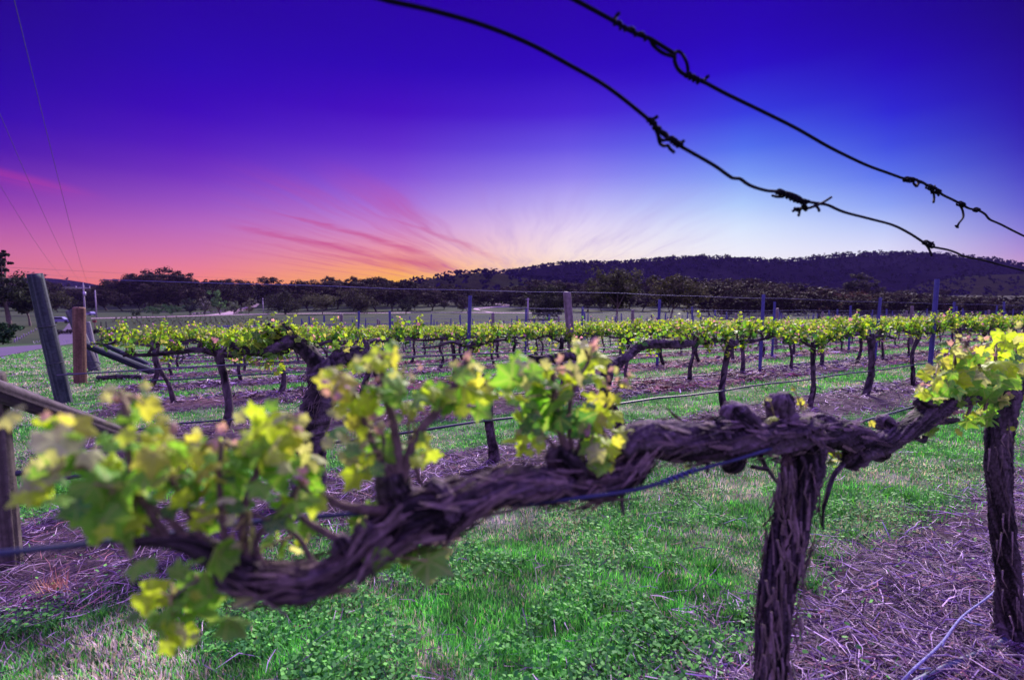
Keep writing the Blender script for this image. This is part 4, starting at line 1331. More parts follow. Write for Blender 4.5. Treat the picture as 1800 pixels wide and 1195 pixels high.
S2 = [((1650, 700), (1630, 690), [(1622, 690, 14, 'y'), (1632, 672, 10, 'p'), (1628, 700, 12, 'g'), (1615, 684, 8, 'w')]),
      ((1665, 695), (1648, 640), [(1644, 665, 26, 'y'), (1660, 640, 20, 'y'), (1656, 632, 14, 'o'), (1640, 650, 16, 'o'), (1668, 680, 24, 'g'), (1650, 690, 16, 'g')]),
      ((1680, 692), (1678, 625), [(1680, 635, 24, 'y'), (1684, 655, 26, 'y'), (1690, 618, 14, 'w'), (1672, 660, 24, 'y'), (1690, 680, 30, 'g'), (1680, 690, 22, 'd'), (1700, 640, 22, 'g'), (1676, 620, 14, 'p')]),
      ((1690, 690), (1698, 600), [(1688, 600, 16, 'p'), (1676, 608, 14, 'y'), (1698, 612, 14, 'w'), (1706, 612, 12, 'p'), (1692, 625, 14, 'o'), (1684, 596, 9, 'p')]),
      ((1715, 690), (1722, 620), [(1722, 625, 26, 'o'), (1735, 640, 26, 'y'), (1718, 645, 26, 'y'), (1728, 665, 28, 'd'), (1712, 660, 26, 'g'), (1730, 690, 28, 'd'), (1745, 655, 24, 'g'), (1730, 598, 12, 'p'), (1728, 606, 10, 'w')]),
      ((1745, 690), (1750, 605), [(1755, 608, 22, 'y'), (1765, 602, 18, 'y'), (1742, 615, 14, 'y'), (1755, 617, 10, 'p'), (1750, 635, 24, 'y'), (1765, 640, 22, 'y'), (1748, 670, 26, 'g'), (1765, 665, 26, 'g'), (1740, 680, 24, 'd')]),
      ((1775, 690), (1785, 610), [(1790, 600, 18, 'y'), (1782, 625, 20, 'g'), (1795, 620, 22, 'y'), (1780, 650, 24, 'y'), (1795, 655, 26, 'd'), (1775, 670, 20, 'g'), (1797, 580, 12, 'p'), (1798, 592, 10, 'o')]),
      ((1735, 695), (1730, 720), [(1738, 700, 22, 'g'), (1735, 735, 24, 'g'), (1722, 722, 12, 'p'), (1745, 720, 20, 'g'), (1765, 685, 14, 'p'), (1760, 700, 16, 'w')]),
      ((1710, 695), (1700, 730), [(1700, 740, 16, 'g'), (1692, 730, 9, 'p'), (1706, 728, 10, 'y')]),
      ((1800, 680), (1830, 600), [(1815, 640, 26, 'y'), (1830, 610, 22, 'y'), (1840, 650, 26, 'g'), (1820, 670, 26, 'd'), (1850, 630, 24, 'y')]),
      ((1785, 740), (1780, 760), [(1779, 752, 7, 'y'), (1784, 735, 6, 'w')])]
for a, b, lv in S2:
    hero_shoot(v2, o2, q1b, [a, ((a[0] + b[0]) / 2 + 2, (a[1] + b[1]) / 2), b], 4, lv, dq=-.02)
for V in (cd2.V): pass

# ------------------------------------------------------------------ wires of the nearest row, with knots
WT = (.006, .005, .010)


def pix_wire(mb, pts, q, r, sides=8, step=.01, jit=0.0, dqs=None, ext=False):
    P = []
    for i, p in enumerate(pts):
        P.append(on_row(p[0], p[1], q + (dqs[i] if dqs is not None else 0)))
    if ext:     # the wire runs on along the row past both sides of the picture
        u = norm(P[0] - P[1]); w = norm(P[-1] - P[-2]); A, B = [], []
        a, b, da, db = P[0], P[-1], .03, .15
        for i in range(9):
            u = norm(u * .75 - ROWD * .25); w = norm(w * .7 + ROWD * .3)
            a = a + u * da; b = b + w * db; da *= 1.45; db *= 1.3
            A.append(a); B.append(b)
        P = A[::-1] + P + B
    tube(mb, P, r, sides, step, tint=WT)
    return P


def coil(mb, a, b, q, turns, rad, r):
    """wire wound round the line a-b (pixels)"""
    A, B = on_row(*a, q), on_row(*b, q)
    ax = norm(B - A); u = norm(np.cross(ax, [0, 0, 1.0])); v = np.cross(ax, u)
    s = np.linspace(0, 1, int(turns * 10) + 1)
    P = [A + (B - A) * k + (u * math.cos(k * turns * 6.283) + v * math.sin(k * turns * 6.283)) * rad for k in s]
    tube(mb, P, r, 6, tint=WT)


def wire_thing(name, main, q, r, knots, label):
    m = MB(); pix_wire(m, main, q, r, 8, .012, ext=True)
    o = m.build(name, M_WIRE)
    tag(o, label, "wire", "knotted trellis wires of the nearest row")
    for coils, tails in knots:
        k = MB()
        for a, b, turns, rad in coils: coil(k, a, b, q, turns, .0024 + rad * .22, r * .8)
        for t_ in tails: pix_wire(k, t_, q, r * .9, 6, .004, dqs=[.006 * math.sin(i * 1.7) for i in range(len(t_))])
        k.build("knot", M_WIRE, o)
    return o


WA = [(640, -12), (684, 2), (760, 19), (850, 45), (930, 77), (1000, 114), (1070, 155), (1142, 212), (1165, 236), (1196, 257), (1240, 282), (1260, 294), (1287, 313), (1300, 314), (1318, 326), (1346, 335), (1370, 338), (1400, 351), (1440, 358), (1456, 361),
      (1484, 373), (1530, 385), (1570, 396), (1600, 411), (1628, 429), (1640, 434), (1665, 439), (1680, 444), (1696, 451), (1730, 458), (1760, 466), (1800, 476), (1850, 488), (1960, 516)]
KA = [([((1140, 208), (1152, 222), 2.5, .006), ((1150, 220), (1164, 238), 2, .008), ((1176, 242), (1196, 257), 4, .007)],
       [[(1142, 214), (1148, 210), (1156, 205)], [(1150, 222), (1158, 240), (1165, 247), (1174, 244), (1172, 236), (1162, 230)], [(1156, 236), (1160, 252), (1168, 257), (1174, 256), (1178, 262), (1185, 268)], [(1190, 256), (1196, 252), (1202, 248)]]),
      ([((1366, 336), (1376, 340), 2, .010), ((1376, 340), (1396, 350), 3, .009), ((1396, 350), (1420, 357), 4, .009)],
       [[(1378, 346), (1366, 346), (1358, 344)], [(1370, 336), (1390, 340), (1406, 347), (1410, 352)], [(1394, 371), (1404, 367), (1420, 366), (1436, 361), (1450, 354), (1461, 347)], [(1402, 366), (1405, 372), (1404, 379)], [(1410, 362), (1416, 370), (1418, 365), (1412, 358)], [(1432, 361), (1438, 366), (1440, 371)], [(1397, 366), (1400, 370), (1408, 369)]]),
      ([((1624, 425), (1640, 433), 3.5, .014)], [[(1628, 430), (1634, 440), (1638, 450)], [(1634, 431), (1638, 430), (1640, 426)]])]
WB = [(960, -25), (1010, 0), (1040, 16), (1078, 37), (1100, 50), (1124, 62), (1142, 68), (1165, 82), (1186, 96), (1186, 108), (1192, 122), (1204, 132), (1224, 140), (1240, 146), (1280, 167), (1340, 196), (1400, 226), (1460, 260), (1520, 289), (1560, 304), (1592, 315), (1606, 316), (1620, 320), (1632, 327), (1648, 334), (1656, 342),
      (1672, 350), (1690, 359), (1702, 366), (1714, 369), (1722, 371), (1732, 377), (1740, 386), (1760, 395), (1800, 415), (1880, 452), (1960, 490)]
KB = [([((1078, 37), (1094, 48), 1.5, .004), ((1094, 46), (1112, 56), 1, .005), ((1112, 56), (1138, 68), 1.5, .004), ((1205, 130), (1232, 145), 4, .005)],
       [[(1080, 36), (1083, 29), (1088, 24)], [(1142, 68), (1150, 82), (1166, 94), (1184, 100)], [(1182, 97), (1190, 91), (1198, 94), (1206, 108), (1209, 120), (1209, 132)], [(1236, 144), (1240, 139), (1245, 134)]]),
      ([((1590, 315), (1604, 317), 3, .012), ((1630, 327), (1650, 338), 5, .013)],
       [[(1606, 315), (1612, 316), (1614, 323), (1611, 328), (1606, 322), (1606, 316)], [(1610, 326), (1618, 321), (1630, 326)], [(1636, 330), (1638, 340)], [(1640, 334), (1642, 346), (1641, 356)], [(1646, 336), (1650, 344)], [(1642, 332), (1643, 327)]]),
      ([((1684, 357), (1694, 361), 2.5, .014)], [[(1687, 360), (1692, 370), (1693, 382), (1686, 392), (1682, 400)], [(1680, 397), (1684, 400)]]),
      ([((1713, 368), (1719, 370), 2, .012)], [])]
wire_thing("trellis_wire", WA, q1 + .05, .0030, KA, "lower black trellis wire with wire knots arcing across the sky")
wire_thing("trellis_wire", WB, q1 + .02, .0030, KB, "upper black trellis wire with a large eye loop near its middle")

# cordon wire / hose of the nearest row
m = MB()
def pipe_line(mb, pts, q, r, tint, step=.02, sides=8):
    P = [on_row(p[0], p[1], q + (p[2] if len(p) > 2 else 0)) for p in pts]
    tube(mb, P, r, sides, step, tint=tint)
BLUE = (.028, .032, .10)
pipe_line(m, [(-60, 985, .02), (0, 972, .02), (100, 962, .03), (200, 950, .04), (300, 938, .06), (420, 920, .07), (560, 908, .06), (640, 902, .03), (760, 895, .04), (860, 889, .03), (940, 884, .0), (1040, 872, -.04), (1110, 862, -.045), (1150, 852, -.04), (1190, 838, -.03), (1240, 822, -.03), (1300, 806, -.03), (1345, 792, -.04), (1400, 776, .05), (1500, 745, .05), (1640, 705, .03), (1800, 655, .03)], q1, .0027, BLUE)
wp = m.build("drip_hose", M_PIPE)
tag(wp, "blue black hose tied under the long arm of the nearest vine", "hose")
tie = MB()
coil(tie, (1160, 850), (1222, 826), q1 - .035, 7, .0035, .0016)
for T in tie.T: T[:] = (.07, .08, .26)
tw = tie.build("twine", M_PIPE, wp)

# ------------------------------------------------------------------ posts
STEEL = (.075, .075, .25)  # blue of the reflected sky is put into this colour
def steel_post(h):
    m = MB()
    # star section
    for a in (0, 2.094, 4.189):
        c, s = math.cos(a), math.sin(a)
        t_ = .004
        P = np.array([[0, 0], [c * .034, s * .034]])
        nrm = np.array([-s, c]) * t_
        pr = [P[0] + nrm, P[0] - nrm, P[1] - nrm, P[1] + nrm]
        V = np.array([[p_[0], p_[1], z] for z in (-.3, h) for p_ in pr])
        m.add(V, np.array([[0, 1, 5, 4], [1, 2, 6, 5], [2, 3, 7, 6], [3, 0, 4, 7], [4, 5, 6, 7]]), STEEL)
    return m


def wood_post(h, r, seed, tint0=(.12, .10, .115), tint1=(.30, .255, .27)):
    m = MB()
    gg = np.random.default_rng(seed)
    tube(m, [(0, 0, -.35), (0, 0, 0), (gg.normal(0, .006), 0, h * .5), (gg.normal(0, .008), 0, h - .02), (0, 0, h)], [r * 1.05, r * 1.02, r, r * .95, r * .84], 28, .05,
         lambda a, s, rr: 1 + .09 * (vnoise(np.cos(a) * 3 + 5, np.sin(a) * 3 + 5, s * .7, seed) - .5) - .12 * (vnoise(np.cos(a) * 7 + 9, np.sin(a) * 7 + 9, s * .5, seed + 3) > .72),
         bark_tint(seed, tint0, tint1, 4, .5, .0))
    return m


steel0 = None
gp = np.random.default_rng(3)
wood0 = None
for k in range(2, NROWS + 9):
    q = row_q(k)
    wrow = k > NROWS
    ts = np.arange(5.4, 80, 5.5) if not wrow else np.arange(-30, 70, 5.5)
    for j, t in enumerate(ts):
        if k == 2: t = t + 5.4 if j else 10.75
        if k == 2 and j == 1: continue
        if k == 3 and j == 0: t = 5.75
        if k == 5 and j == 0: continue
        t = t + gp.normal(0, .12)
        x, y = rowpt(q, t)
        if x > 1.08 * y + .5 or y > 100: break
        if x < -.62 * y: continue
        wood = (k == 3 and j == 0) or (k != 3 and k > 2 and (j + k) % 5 == 3)
        if wood:
            if wood0 is None or (k == 3 and j == 0):
                wood0 = wood_post(1.0, .055, 71, (.13, .10, .12), (.27, .21, .26)).build("trellis_post", M_WOOD)
                o = wood0
            else:
                o = wood0.copy(); COL.objects.link(o)
            hh = 1.74 * gp.uniform(.96, 1.03)
        else:
            if steel0 is None:
                steel0 = steel_post(1.0).build("trellis_post", M_METAL, smooth=False); o = steel0
            else:
                o = steel0.copy(); COL.objects.link(o)
            hh = (1.78 if not wrow else 1.62) * gp.uniform(.95, 1.04)
            if k == 2 and j == 0: hh = 1.82
        o.location = (x, y, float(gz(x, y)))
        o.scale = (1.25, 1.25, hh)
        o.rotation_euler = (gp.normal(0, .02), gp.normal(0, .02) + (.03 if k < 4 else 0), gp.uniform(0, 6))
        kind_ = "brown wooden" if wood else "bluish steel"
        if wrow:
            tag(o, "%s post of the bare trellis rows beyond the leafy vines" % kind_, "post", "posts of the bare far trellis, " + kind_)
        elif k == 3 and j == 0:
            tag(o, "tall brown wooden trellis post rising above the vines at the middle", "post")
        elif k <= 6 and j < 4:
            tag(o, "%s trellis post, %s along the %s row" % (kind_, WORDS[j + 1].replace("nearest", "first"), WORDS[k]), "post", "trellis posts of the vine rows")
        else:
            tag(o, "%s trellis post far along the %s row" % (kind_, WORDS[k]), "post", "far trellis posts, %s, %s row" % (kind_, WORDS[k]))

# end posts on the headland, with struts
def lean_post(name, base, top, r, seed, label, tints=None, cat="post", group=None, taper=.92):
    base, top = np.array(base, float), np.array(top, float)
    L = np.linalg.norm(top - base)
    d = (top - base) / L
    m = MB()
    t0, t1 = tints or ((.085, .085, .11), (.25, .24, .27))
    sd = seed
    tube(m, [base - d * .4 - base, base - base, (top - base) * .5, (top - base) * .985, top - base], [r * 1.04, r * 1.02, r, r * taper, r * taper * .9], 40, .03,
         lambda a, s, rr: 1 + .10 * (vnoise(np.cos(a) * 2.5 + 5, np.sin(a) * 2.5 + 5, s * .6, sd) - .5) - .11 * np.clip((vnoise(np.cos(a) * 6 + 9, np.sin(a) * 6 + 9, s * .45, sd + 3) - .66) * 8, 0, 1),
         bark_tint(sd, t0, t1, 4, .45, .0))
    o = m.build(name, M_WOOD)
    o.location = base
    tag(o, label, cat, group)
    return o


b = on_ground(113, 708); tp_ = at_y(62, 486, b[1] - .25)
lp = lean_post("end_post", b, tp_, 12 * px_m(b), 31, "grey weathered post leaning away at a row end", ((.022, .028, .045), (.12, .13, .165)))
for f_, in ((.33,), (.62,)):
    c = b + (tp_ - b) * f_
    ring = MB(); dd_ = norm(tp_ - b); u_ = norm(np.cross(dd_, [0, 1, 0])); v_ = np.cross(dd_, u_)
    rr_ = 12.5 * px_m(b)
    tube(ring, [c - b + (u_ * math.cos(a) + v_ * math.sin(a)) * rr_ for a in np.linspace(0, 6.283, 25)], .007, 5, tint=(.05, .05, .07))
    ring.build("wire_band", M_METAL, lp)
b = on_ground(141, 674)
lean_post("end_post", b, at_y(139, 540, b[1]), 9 * px_m(b), 32, "upright reddish brown post at a row end", ((.10, .048, .042), (.27, .145, .12)), taper=1.0)
b = on_ground(146, 655)
lean_post("end_post", b + [-.15, 0.6, 0], at_y(124, 545, b[1] + .4), 8.5 * px_m(b), 33, "slim grey post leaning behind the brown post", ((.05, .045, .07), (.20, .17, .24)))
b = on_ground(168, 640)
lean_post("end_post", b, at_y(152, 566, b[1]), 6 * px_m(b), 34, "farther grey post leaning just beyond the brown post", ((.10, .09, .13), (.30, .27, .34)))
b = on_ground(16, 992)
lean_post("end_post", b, on_row(-14, 655, 3.42), 19 * px_m(b), 35, "thick round post at the second row end cut by the frame edge", ((.06, .048, .05), (.22, .18, .17)))
s0 = on_row(-45, 672, 3.15); s1 = on_ground(352, 812)
lean_post("brace", s1, s0, 19 * px_m(s0), 36, "heavy round log brace sloping down from the frame edge post", ((.04, .028, .045), (.17, .13, .17)), "brace", taper=1.0)
s1 = on_ground(277, 657); s0 = at_y(146, 604, s1[1] - 1.9)
lean_post("brace", s1, s0, 6 * px_m(s1), 37, "dark bluish brace sloping from the brown post to the ground", ((.022, .025, .055), (.08, .085, .17)), "brace")
s1 = on_ground(262, 641); s0 = at_y(170, 600, s1[1] - 1.2)
lean_post("brace", s1, s0, 4 * px_m(s1), 38, "thinner bluish brace just behind the dark one", ((.022, .025, .055), (.08, .085, .17)), "brace")
a_ = on_ground(172, 668); b_ = on_ground(250, 666)
lg = MB(); tube(lg, [a_ - a_ + [0, 0, .05], (b_ - a_) * .5 + [0, 0, .06], b_ - a_ + [0, 0, .05]], [.06, .065, .055], 12, .05, bark_disp(55, .1, .1), bark_tint(55))
lg = lg.build("log", M_WOOD); lg.location = a_
tag(lg, "short dark log lying on the grass beside the brown post", "log")

# ------------------------------------------------------------------ wires and drip lines of the other rows
gw = np.random.default_rng(12)
def row_line(name, q, h, r, t0, t1, sag, label, cat, tint, mat, group=None, step=1.0):
    n = max(6, int((t1 - t0) / step))
    ts = np.linspace(t0, t1, n)
    P = []
    for t in ts:
        x, y = rowpt(q, t)
        P.append((x, y, float(gz(x, y) + h - sag * abs(math.sin(math.pi * t / 6.2)) + gw.normal(0, sag * .12))))
    m = MB(); tube(m, P, r, 6, None, tint=tint)
    return tag(m.build(name, mat), label, cat, group)


for k in range(2, 12):
    q = row_q(k)
    tmax = min(70.0, (58 - RX * q) / RY if q < 60 else 5)
    tmax = min(tmax, 7 * q + 3)
    if k <= 8:
        row_line("drip_line", q - .03, .37 if k != 3 else .12, .0105 if k < 4 else .013, -.6, tmax, (.004 if k == 2 else .02) if k != 3 else .06, "black drip pipe strung low along the %s row" % WORDS[k], "pipe",
                 (.045, .045, .085), M_PIPE, None, .5)
    if k in (3, 4, 5, 6, 7, 8, 9):
        row_line("trellis_wire", q, 1.68 if k == 3 else 1.55, .004 if k == 3 else .005, -.7 if k == 3 else 5.0, tmax, .02, "bluish top wire stretched between the posts of the %s row" % WORDS[k], "wire", (.10, .085, .24), M_METAL)
    row_line("cordon_wire", q, .93, .004, -.6, tmax, .01, "thin wire carrying the vine arms of the %s row" % WORDS[k], "wire", (.10, .09, .15), M_METAL)
for k in range(NROWS + 1, NROWS + 9, 1):
    q = row_q(k)
    for h in (1.5, .9):
        row_line("trellis_wire", q, h, .009, 1.0, 60, .02, "%s wire of the %s bare trellis row" % ("top" if h > 1 else "lower", WORDS[k - NROWS]), "wire", (.16, .14, .30), M_METAL, "wires of the bare far trellis")

# loose black pipe end by the leaning post
a_ = on_ground(110, 665)
m = MB()
tube(m, [at_y(112, 657, a_[1]), at_y(130, 657.5, a_[1]), at_y(150, 654, a_[1]), at_y(168, 646, a_[1] + .2), at_y(176, 641, a_[1] + .4), at_y(172, 637, a_[1] + .6), at_y(154, 635, a_[1] + .8)], [.03, .028, .022, .018, .016, .014, .012], 8, .04, tint=(.03, .03, .05))
tag(m.build("pipe_end", M_PIPE), "loose black pipe end bent back beside the brown post", "pipe")
m = MB(); 
a_ = on_row(28, 832, 3.05)
tube(m, [a_, on_row(60, 828, 3.05), on_row(100, 826, 3.07), on_row(145, 822, 3.1), on_row(330, 806, 3.2)], [.012, .011, .012, .012, .010], 8, .03, tint=(.03, .03, .06))
tag(m.build("pipe_end", M_PIPE), "black pipe running in from the thick frame edge post", "pipe")

# ------------------------------------------------------------------ power line
M_POLE = M_WOOD
Yp = 106.0
pb = at_y(150.5, 566, Yp); pb[2] = float(gz(pb[0], Yp))
pt = at_y(149.5, 500, Yp)
pole = empty("power_pole", pb)
H = pt[2] - pb[2]
m = MB(); tube(m, [(0, 0, -.5), (0, 0, H)], [.19, .13], 10, tint=(.24, .20, .27)); m.build("pole", M_POLE, pole)
m = MB(); hw_ = 12.5 / 900 * Yp
box(m, (0, -.12, H - .75), (hw_ * 2, .12, .14), tint=(.34, .28, .40)); m.build("crossarm", M_POLE, pole)
ins = []
for xx in (-hw_ + .08, 0, hw_ - .08):
    m = MB(); zz = H - .68 if xx else H
    tube(m, [(xx, -.12 if xx else 0, zz), (xx, -.12 if xx else 0, zz + .12), (xx, -.12 if xx else 0, zz + .2), (xx, -.12 if xx else 0, zz + .34)], [.04, .09, .06, .08], 8, tint=(.5, .42, .6))
    m.build("insulator", M_PAINT, pole); ins.append(np.array([pb[0] + xx, pb[1] - (.12 if xx else 0), pb[2] + zz + .3]))
m = MB(); tube(m, [(.22, -.1, H - 2.3), (.22, -.1, H - 1.5)], [.26, .26], 12, tint=(.42, .36, .56)); m.build("transformer", M_PAINT, pole)
tag(pole, "power pole with a wide crossarm rising behind the brown post", "power pole")
def line_thing(P, r, label, grp):
    m = MB(); tube(m, P, r, 5, None, tint=(.05, .04, .09))
    return tag(m.build("power_line", M_PIPE), label, "power line", grp)
for (ppx, ppy), i_, nm in (((24, -4), 2, "steepest power line at the left, ending on the pole"), ((-2, 196), 1, "middle power line sloping down to the pole"), ((-2, 322), 0, "lowest sloping power line ending on the pole")):
    e = ray(ppx, ppy); zt = 8.6
    s_ = (zt) / (e[2]); E = CAMP + e * s_
    A = ins[i_]
    u = np.linspace(0, 1.12, 60)[:, None]
    P = A + (E - A) * u; P[:, 2] -= 1.6 * (4 * u[:, 0] * (1 - u[:, 0])) * np.where(u[:, 0] > 1, .3, 1)
    # keep it through E at u=1
    line_thing(P, .011, nm, None)
for (y0, y1, xe, nm) in ((471, 495, 640, "upper of two level power lines over the woodland"), (474, 488.5, 205, "lower level power line reaching the gum crowns")):
    A = at_y(-60, y0 - 5, 112); E = at_y(xe, y1 + 2, 262)
    u = np.linspace(0, 1, 40)[:, None]
    P = A + (E - A) * u; P[:, 2] -= .5 * 4 * u[:, 0] * (1 - u[:, 0])
    line_thing(P, .028, nm, None)
def simple_pole(px, top, Y, r, name, label, cat, arm=0.0, tint=(.30, .25, .36)):
    t_ = at_y(px, top, Y); zg = float(gz(t_[0], Y)); h = t_[2] - zg
    root = empty(name, (t_[0], Y, zg))
    m = MB(); tube(m, [(0, 0, -.4), (0, 0, h)], [r, r * .75], 8, tint=tint); m.build("pole", M_POLE, root)
    if arm:
        m = MB(); box(m, (0, -r, h - .35), (arm * 2, .12, .14), tint=tint); m.build("crossarm", M_POLE, root)
    tag(root, label, cat)
simple_pole(167, 510, 165, .2, "service_pole", "thin bare pole standing past the crossarm pole", "pole")
simple_pole(928, 524, 140, .2, "power_pole", "short pale pole with a stub crossarm left of the tall wooden post", "power pole", .7, (.34, .27, .40))
simple_pole(462, 524, 225, .16, "white_pole", "thin pale pole beside the top of the pink driveway", "pole", .0, (.5, .42, .55))

# ------------------------------------------------------------------ small far things
def make_car(tint):
    root = empty("parked_car", (0, 0, 0))
    m = MB()
    prof = [(-2.1, .35), (2.1, .35), (2.15, .7), (1.9, .92), (1.0, .98), (.5, 1.45), (-1.2, 1.47), (-1.75, 1.0), (-2.15, .92)]
    prism(m, prof, -.85, .85, tint=tint); m.build("body", M_PAINT, root, smooth=False)
    m = MB()
    for s in (-1, 1):
        P = np.array([[.85, s * .856, 1.0], [.45, s * .856, 1.38], [-1.1, s * .856, 1.40], [-1.5, s * .856, 1.0]])
        m.add(P, np.array([[0, 1, 2, 3]] if s > 0 else [[3, 2, 1, 0]]), (.03, .03, .05))
    m.build("window", M_PIPE, root, smooth=False)
    for x_ in (-1.3, 1.3):
        for s in (-1, 1):
            m = MB(); tube(m, [(x_, s * .68, .33), (x_, s * .88, .33)], [.33, .33], 14, tint=(.03, .03, .035)); m.build("wheel", M_PIPE, root, smooth=False)
    return root
car = make_car((.22, .20, .42))
p_ = on_ground(107, 568); car.location = p_; car.rotation_euler = (0, 0, .35)
tag(car, "pale car parked above the dark hedge beside the side road", "car", "parked cars")
c2 = copy_tree(car); Y = 190; p_ = at_y(157, 543, Y); c2.location = (p_[0], Y, float(gz(p_[0], Y))); c2.rotation_euler = (0, 0, 2.9)
tag(c2, "small pale car in the shade below the crossarm pole", "car", "parked cars")

def bush_row(name, pts, h, w, base, label, cat, n=30, ls=.12):
    C, m = [], MB()
    for i in range(len(pts) - 1):
        L = np.linalg.norm(pts[i + 1] - pts[i]); k = max(2, int(L / (w * .7)))
        for u in np.linspace(0, 1, k, endpoint=False):
            q_ = pts[i] + (pts[i + 1] - pts[i]) * u
            C.append(q_ + [0, 0, h * .5])
    C = np.array(C); C[:, 2] += np.random.default_rng(2).normal(0, h * .06, len(C))
    clump_leaves(m, np.random.default_rng(4), C, np.full(len(C), w * .7), n, ls, np.array(base), .3, h / w * .75)
    o = m.build(name, M_CROWN, smooth=False, origin=pts[0])
    tag(o, label, cat)
    return o
Yh = 84
hp = [at_y(px, 568, Yh) for px in (84, 140, 200)]
for h_ in hp: h_[2] = float(gz(h_[0], h_[1]))
bush_row("hedge", hp, .75, 1.0, (.03, .022, .035), "low dark hedge across the end of the side road", "hedge", 40, .18)
lp_ = [on_ground(px, 578.5) for px in (194, 206, 219)]
bush_row("lavender_bed", lp_, .5, .7, (.16, .09, .34), "short violet lavender bed in the young vine paddock", "flower bed", 50, .09)
# red sign box on post and dark posts beside it
p_ = on_ground(167, 578)
rb = empty("letterbox", p_)
m = MB(); tube(m, [(0, 0, -.2), (0, 0, 1.25)], [.06, .05], 8, tint=(.22, .06, .10)); m.build("pole", M_WOOD, rb)
m = MB(); box(m, (0, 0, 1.45), (.55, .4, .45), .3, (.14, .02, .03)); box(m, (0, 0, 1.70), (.6, .45, .05), .3, (.12, .02, .03)); m.build("box", M_PAINT, rb, smooth=False)
tag(rb, "small red box on a post at the start of the level track", "letterbox")
for i, (px, lab) in enumerate(((178, "dark gate post close to the red box"), (187, "dark gate post farther from the red box"))):
    b = on_ground(px, 576); lean_post("gate_post", b, b + [0, 0, 1.25], .09, 60 + i, lab, ((.03, .03, .04), (.08, .07, .09)))

# white forked road markers
def vmark():
    root = empty("road_marker", (0, 0, 0))
    for s in (-1, 1):
        m = MB(); box(m, (0, 0, .14), (.045, .02, .30), tint=(.42, .38, .52))
        V = m.V[0]; a = s * .38
        c, sn = math.cos(a), math.sin(a)
        x_, z_ = V[:, 0].copy(), V[:, 2].copy()
        V[:, 0] = x_ * c + z_ * sn + s * .05; V[:, 2] = -x_ * sn + z_ * c
        m.build("board", M_PAINT, root, smooth=False)
    return root
vm0 = vmark()
for i, (px, py, lab) in enumerate(((61, 604, "white forked road marker on the verge, near the leaning post"), (67.5, 602, "white forked road marker just right of another by the leaning post"), (115, 602, "white forked road marker at the mouth of the side road"), (120.5, 601, "white forked road marker nearest the slim grey post"))):
    o = vm0 if i == 0 else copy_tree(vm0)
    b = on_ground(px, py); o.location = b; o.rotation_euler = (0, 0, .3 * i); o.scale = (1, 1, 1.0 if i % 2 == 0 else .8)
    tag(o, lab, "road marker", "white road markers")

# short guards along the verge
gd = None
for i in range(11):
    u = i / 10
    b = on_ground(26 + 41 * u, 602 - 23 * u)
    if gd is None:
        m = MB(); tube(m, [(0, 0, -.1), (0, 0, .38), (0, 0, .41)], [.07, .065, .05], 8, tint=(.26, .19, .36)); gd = m.build("vine_guard", M_PAINT); o = gd
    else:
        o = gd.copy(); COL.objects.link(o)
    o.location = b; o.scale = (1, 1, 1 + .3 * math.sin(i * 2.1)); o.rotation_euler = (.05 * math.sin(i), .08 * math.cos(i * 1.7), i)
    tag(o, "lavender plant guard in the short line along the road verge", "plant guard", "plant guards along the verge")

# boulders edging the driveway, a farm cart, red drum stand
gb = np.random.default_rng(8)
for i in range(16):
    px = 334 + i * 4.2 + gb.uniform(-1, 1); py = 553.5 - i * .42 + gb.uniform(-.8, .4)
    b = on_ground(px, py); r_ = gb.uniform(.25, .6)
    d_ = rand_dirs(gb, 1)[0]
    m = MB()
    tube(m, [(0, 0, -.1), (0, 0, r_ * .3), (.1 * r_, 0, r_ * .8), (.1 * r_, 0, r_ * 1.1)], [r_ * .9, r_, r_ * .75, r_ * .25], 9, .12, bark_disp(i, .1, .3, 2, 2, 2, 0), tint=(np.array((.34, .22, .28)) if i % 3 else np.array((.07, .05, .07))))
    o = m.build("boulder", M_STONE); o.location = b
    tag(o, "dark boulder edging the pink driveway" if i % 3 == 0 else "pinkish boulder edging the pink driveway", "boulder", "dark boulders by the driveway" if i % 3 == 0 else "pinkish boulders by the driveway")
cb = on_ground(418, 551.5)
ct = empty("farm_cart", cb, .15)
m = MB(); box(m, (0, 0, .95), (2.6, 1.2, .22), tint=(.06, .045, .06)); box(m, (-1.0, 0, 1.35), (.5, 1.0, .6), tint=(.06, .045, .06)); m.build("body", M_WOOD, ct, smooth=False)
for x_, rr_ in ((-.85, .55), (.95, .8)):
    for s in (-1, 1):
        m = MB(); tube(m, [(x_ + rr_ * math.cos(a), s * .7, rr_ + rr_ * math.sin(a)) for a in np.linspace(0, 6.283, 19)], .08, 5, tint=(.05, .04, .05))
        for a in np.arange(0, 3.1, .785):
            tube(m, [(x_ - rr_ * math.cos(a), s * .7, rr_ - rr_ * math.sin(a)), (x_ + rr_ * math.cos(a), s * .7, rr_ + rr_ * math.sin(a))], .03, 4, tint=(.05, .04, .05))
        m.build("wheel", M_WOOD, ct)
m = MB(); tube(m, [(1.2, 0, .9), (2.7, 0, .45)], [.06, .05], 6, tint=(.05, .04, .05)); m.build("shaft", M_WOOD, ct)
tag(ct, "dark old farm cart standing beside the pink driveway", "cart")
db = on_ground(434.5, 551)
ds = empty("drum_stand", db)
for x_ in (-.5, .5):
    for y_ in (-.4, .4):
        m = MB(); tube(m, [(x_ * 1.2, y_ * 1.2, -.1), (x_ * .8, y_ * .8, 1.5)], [.07, .06], 6, tint=(.10, .035, .05)); m.build("leg", M_WOOD, ds)
m = MB(); tube(m, [(0, 0, 1.45), (0, 0, 1.5), (0, 0, 2.35), (0, 0, 2.4)], [.45, .55, .55, .45], 14, tint=(.26, .05, .06)); m.build("drum", M_PAINT, ds)
tag(ds, "rust red drum raised on legs beside the pink driveway", "drum")

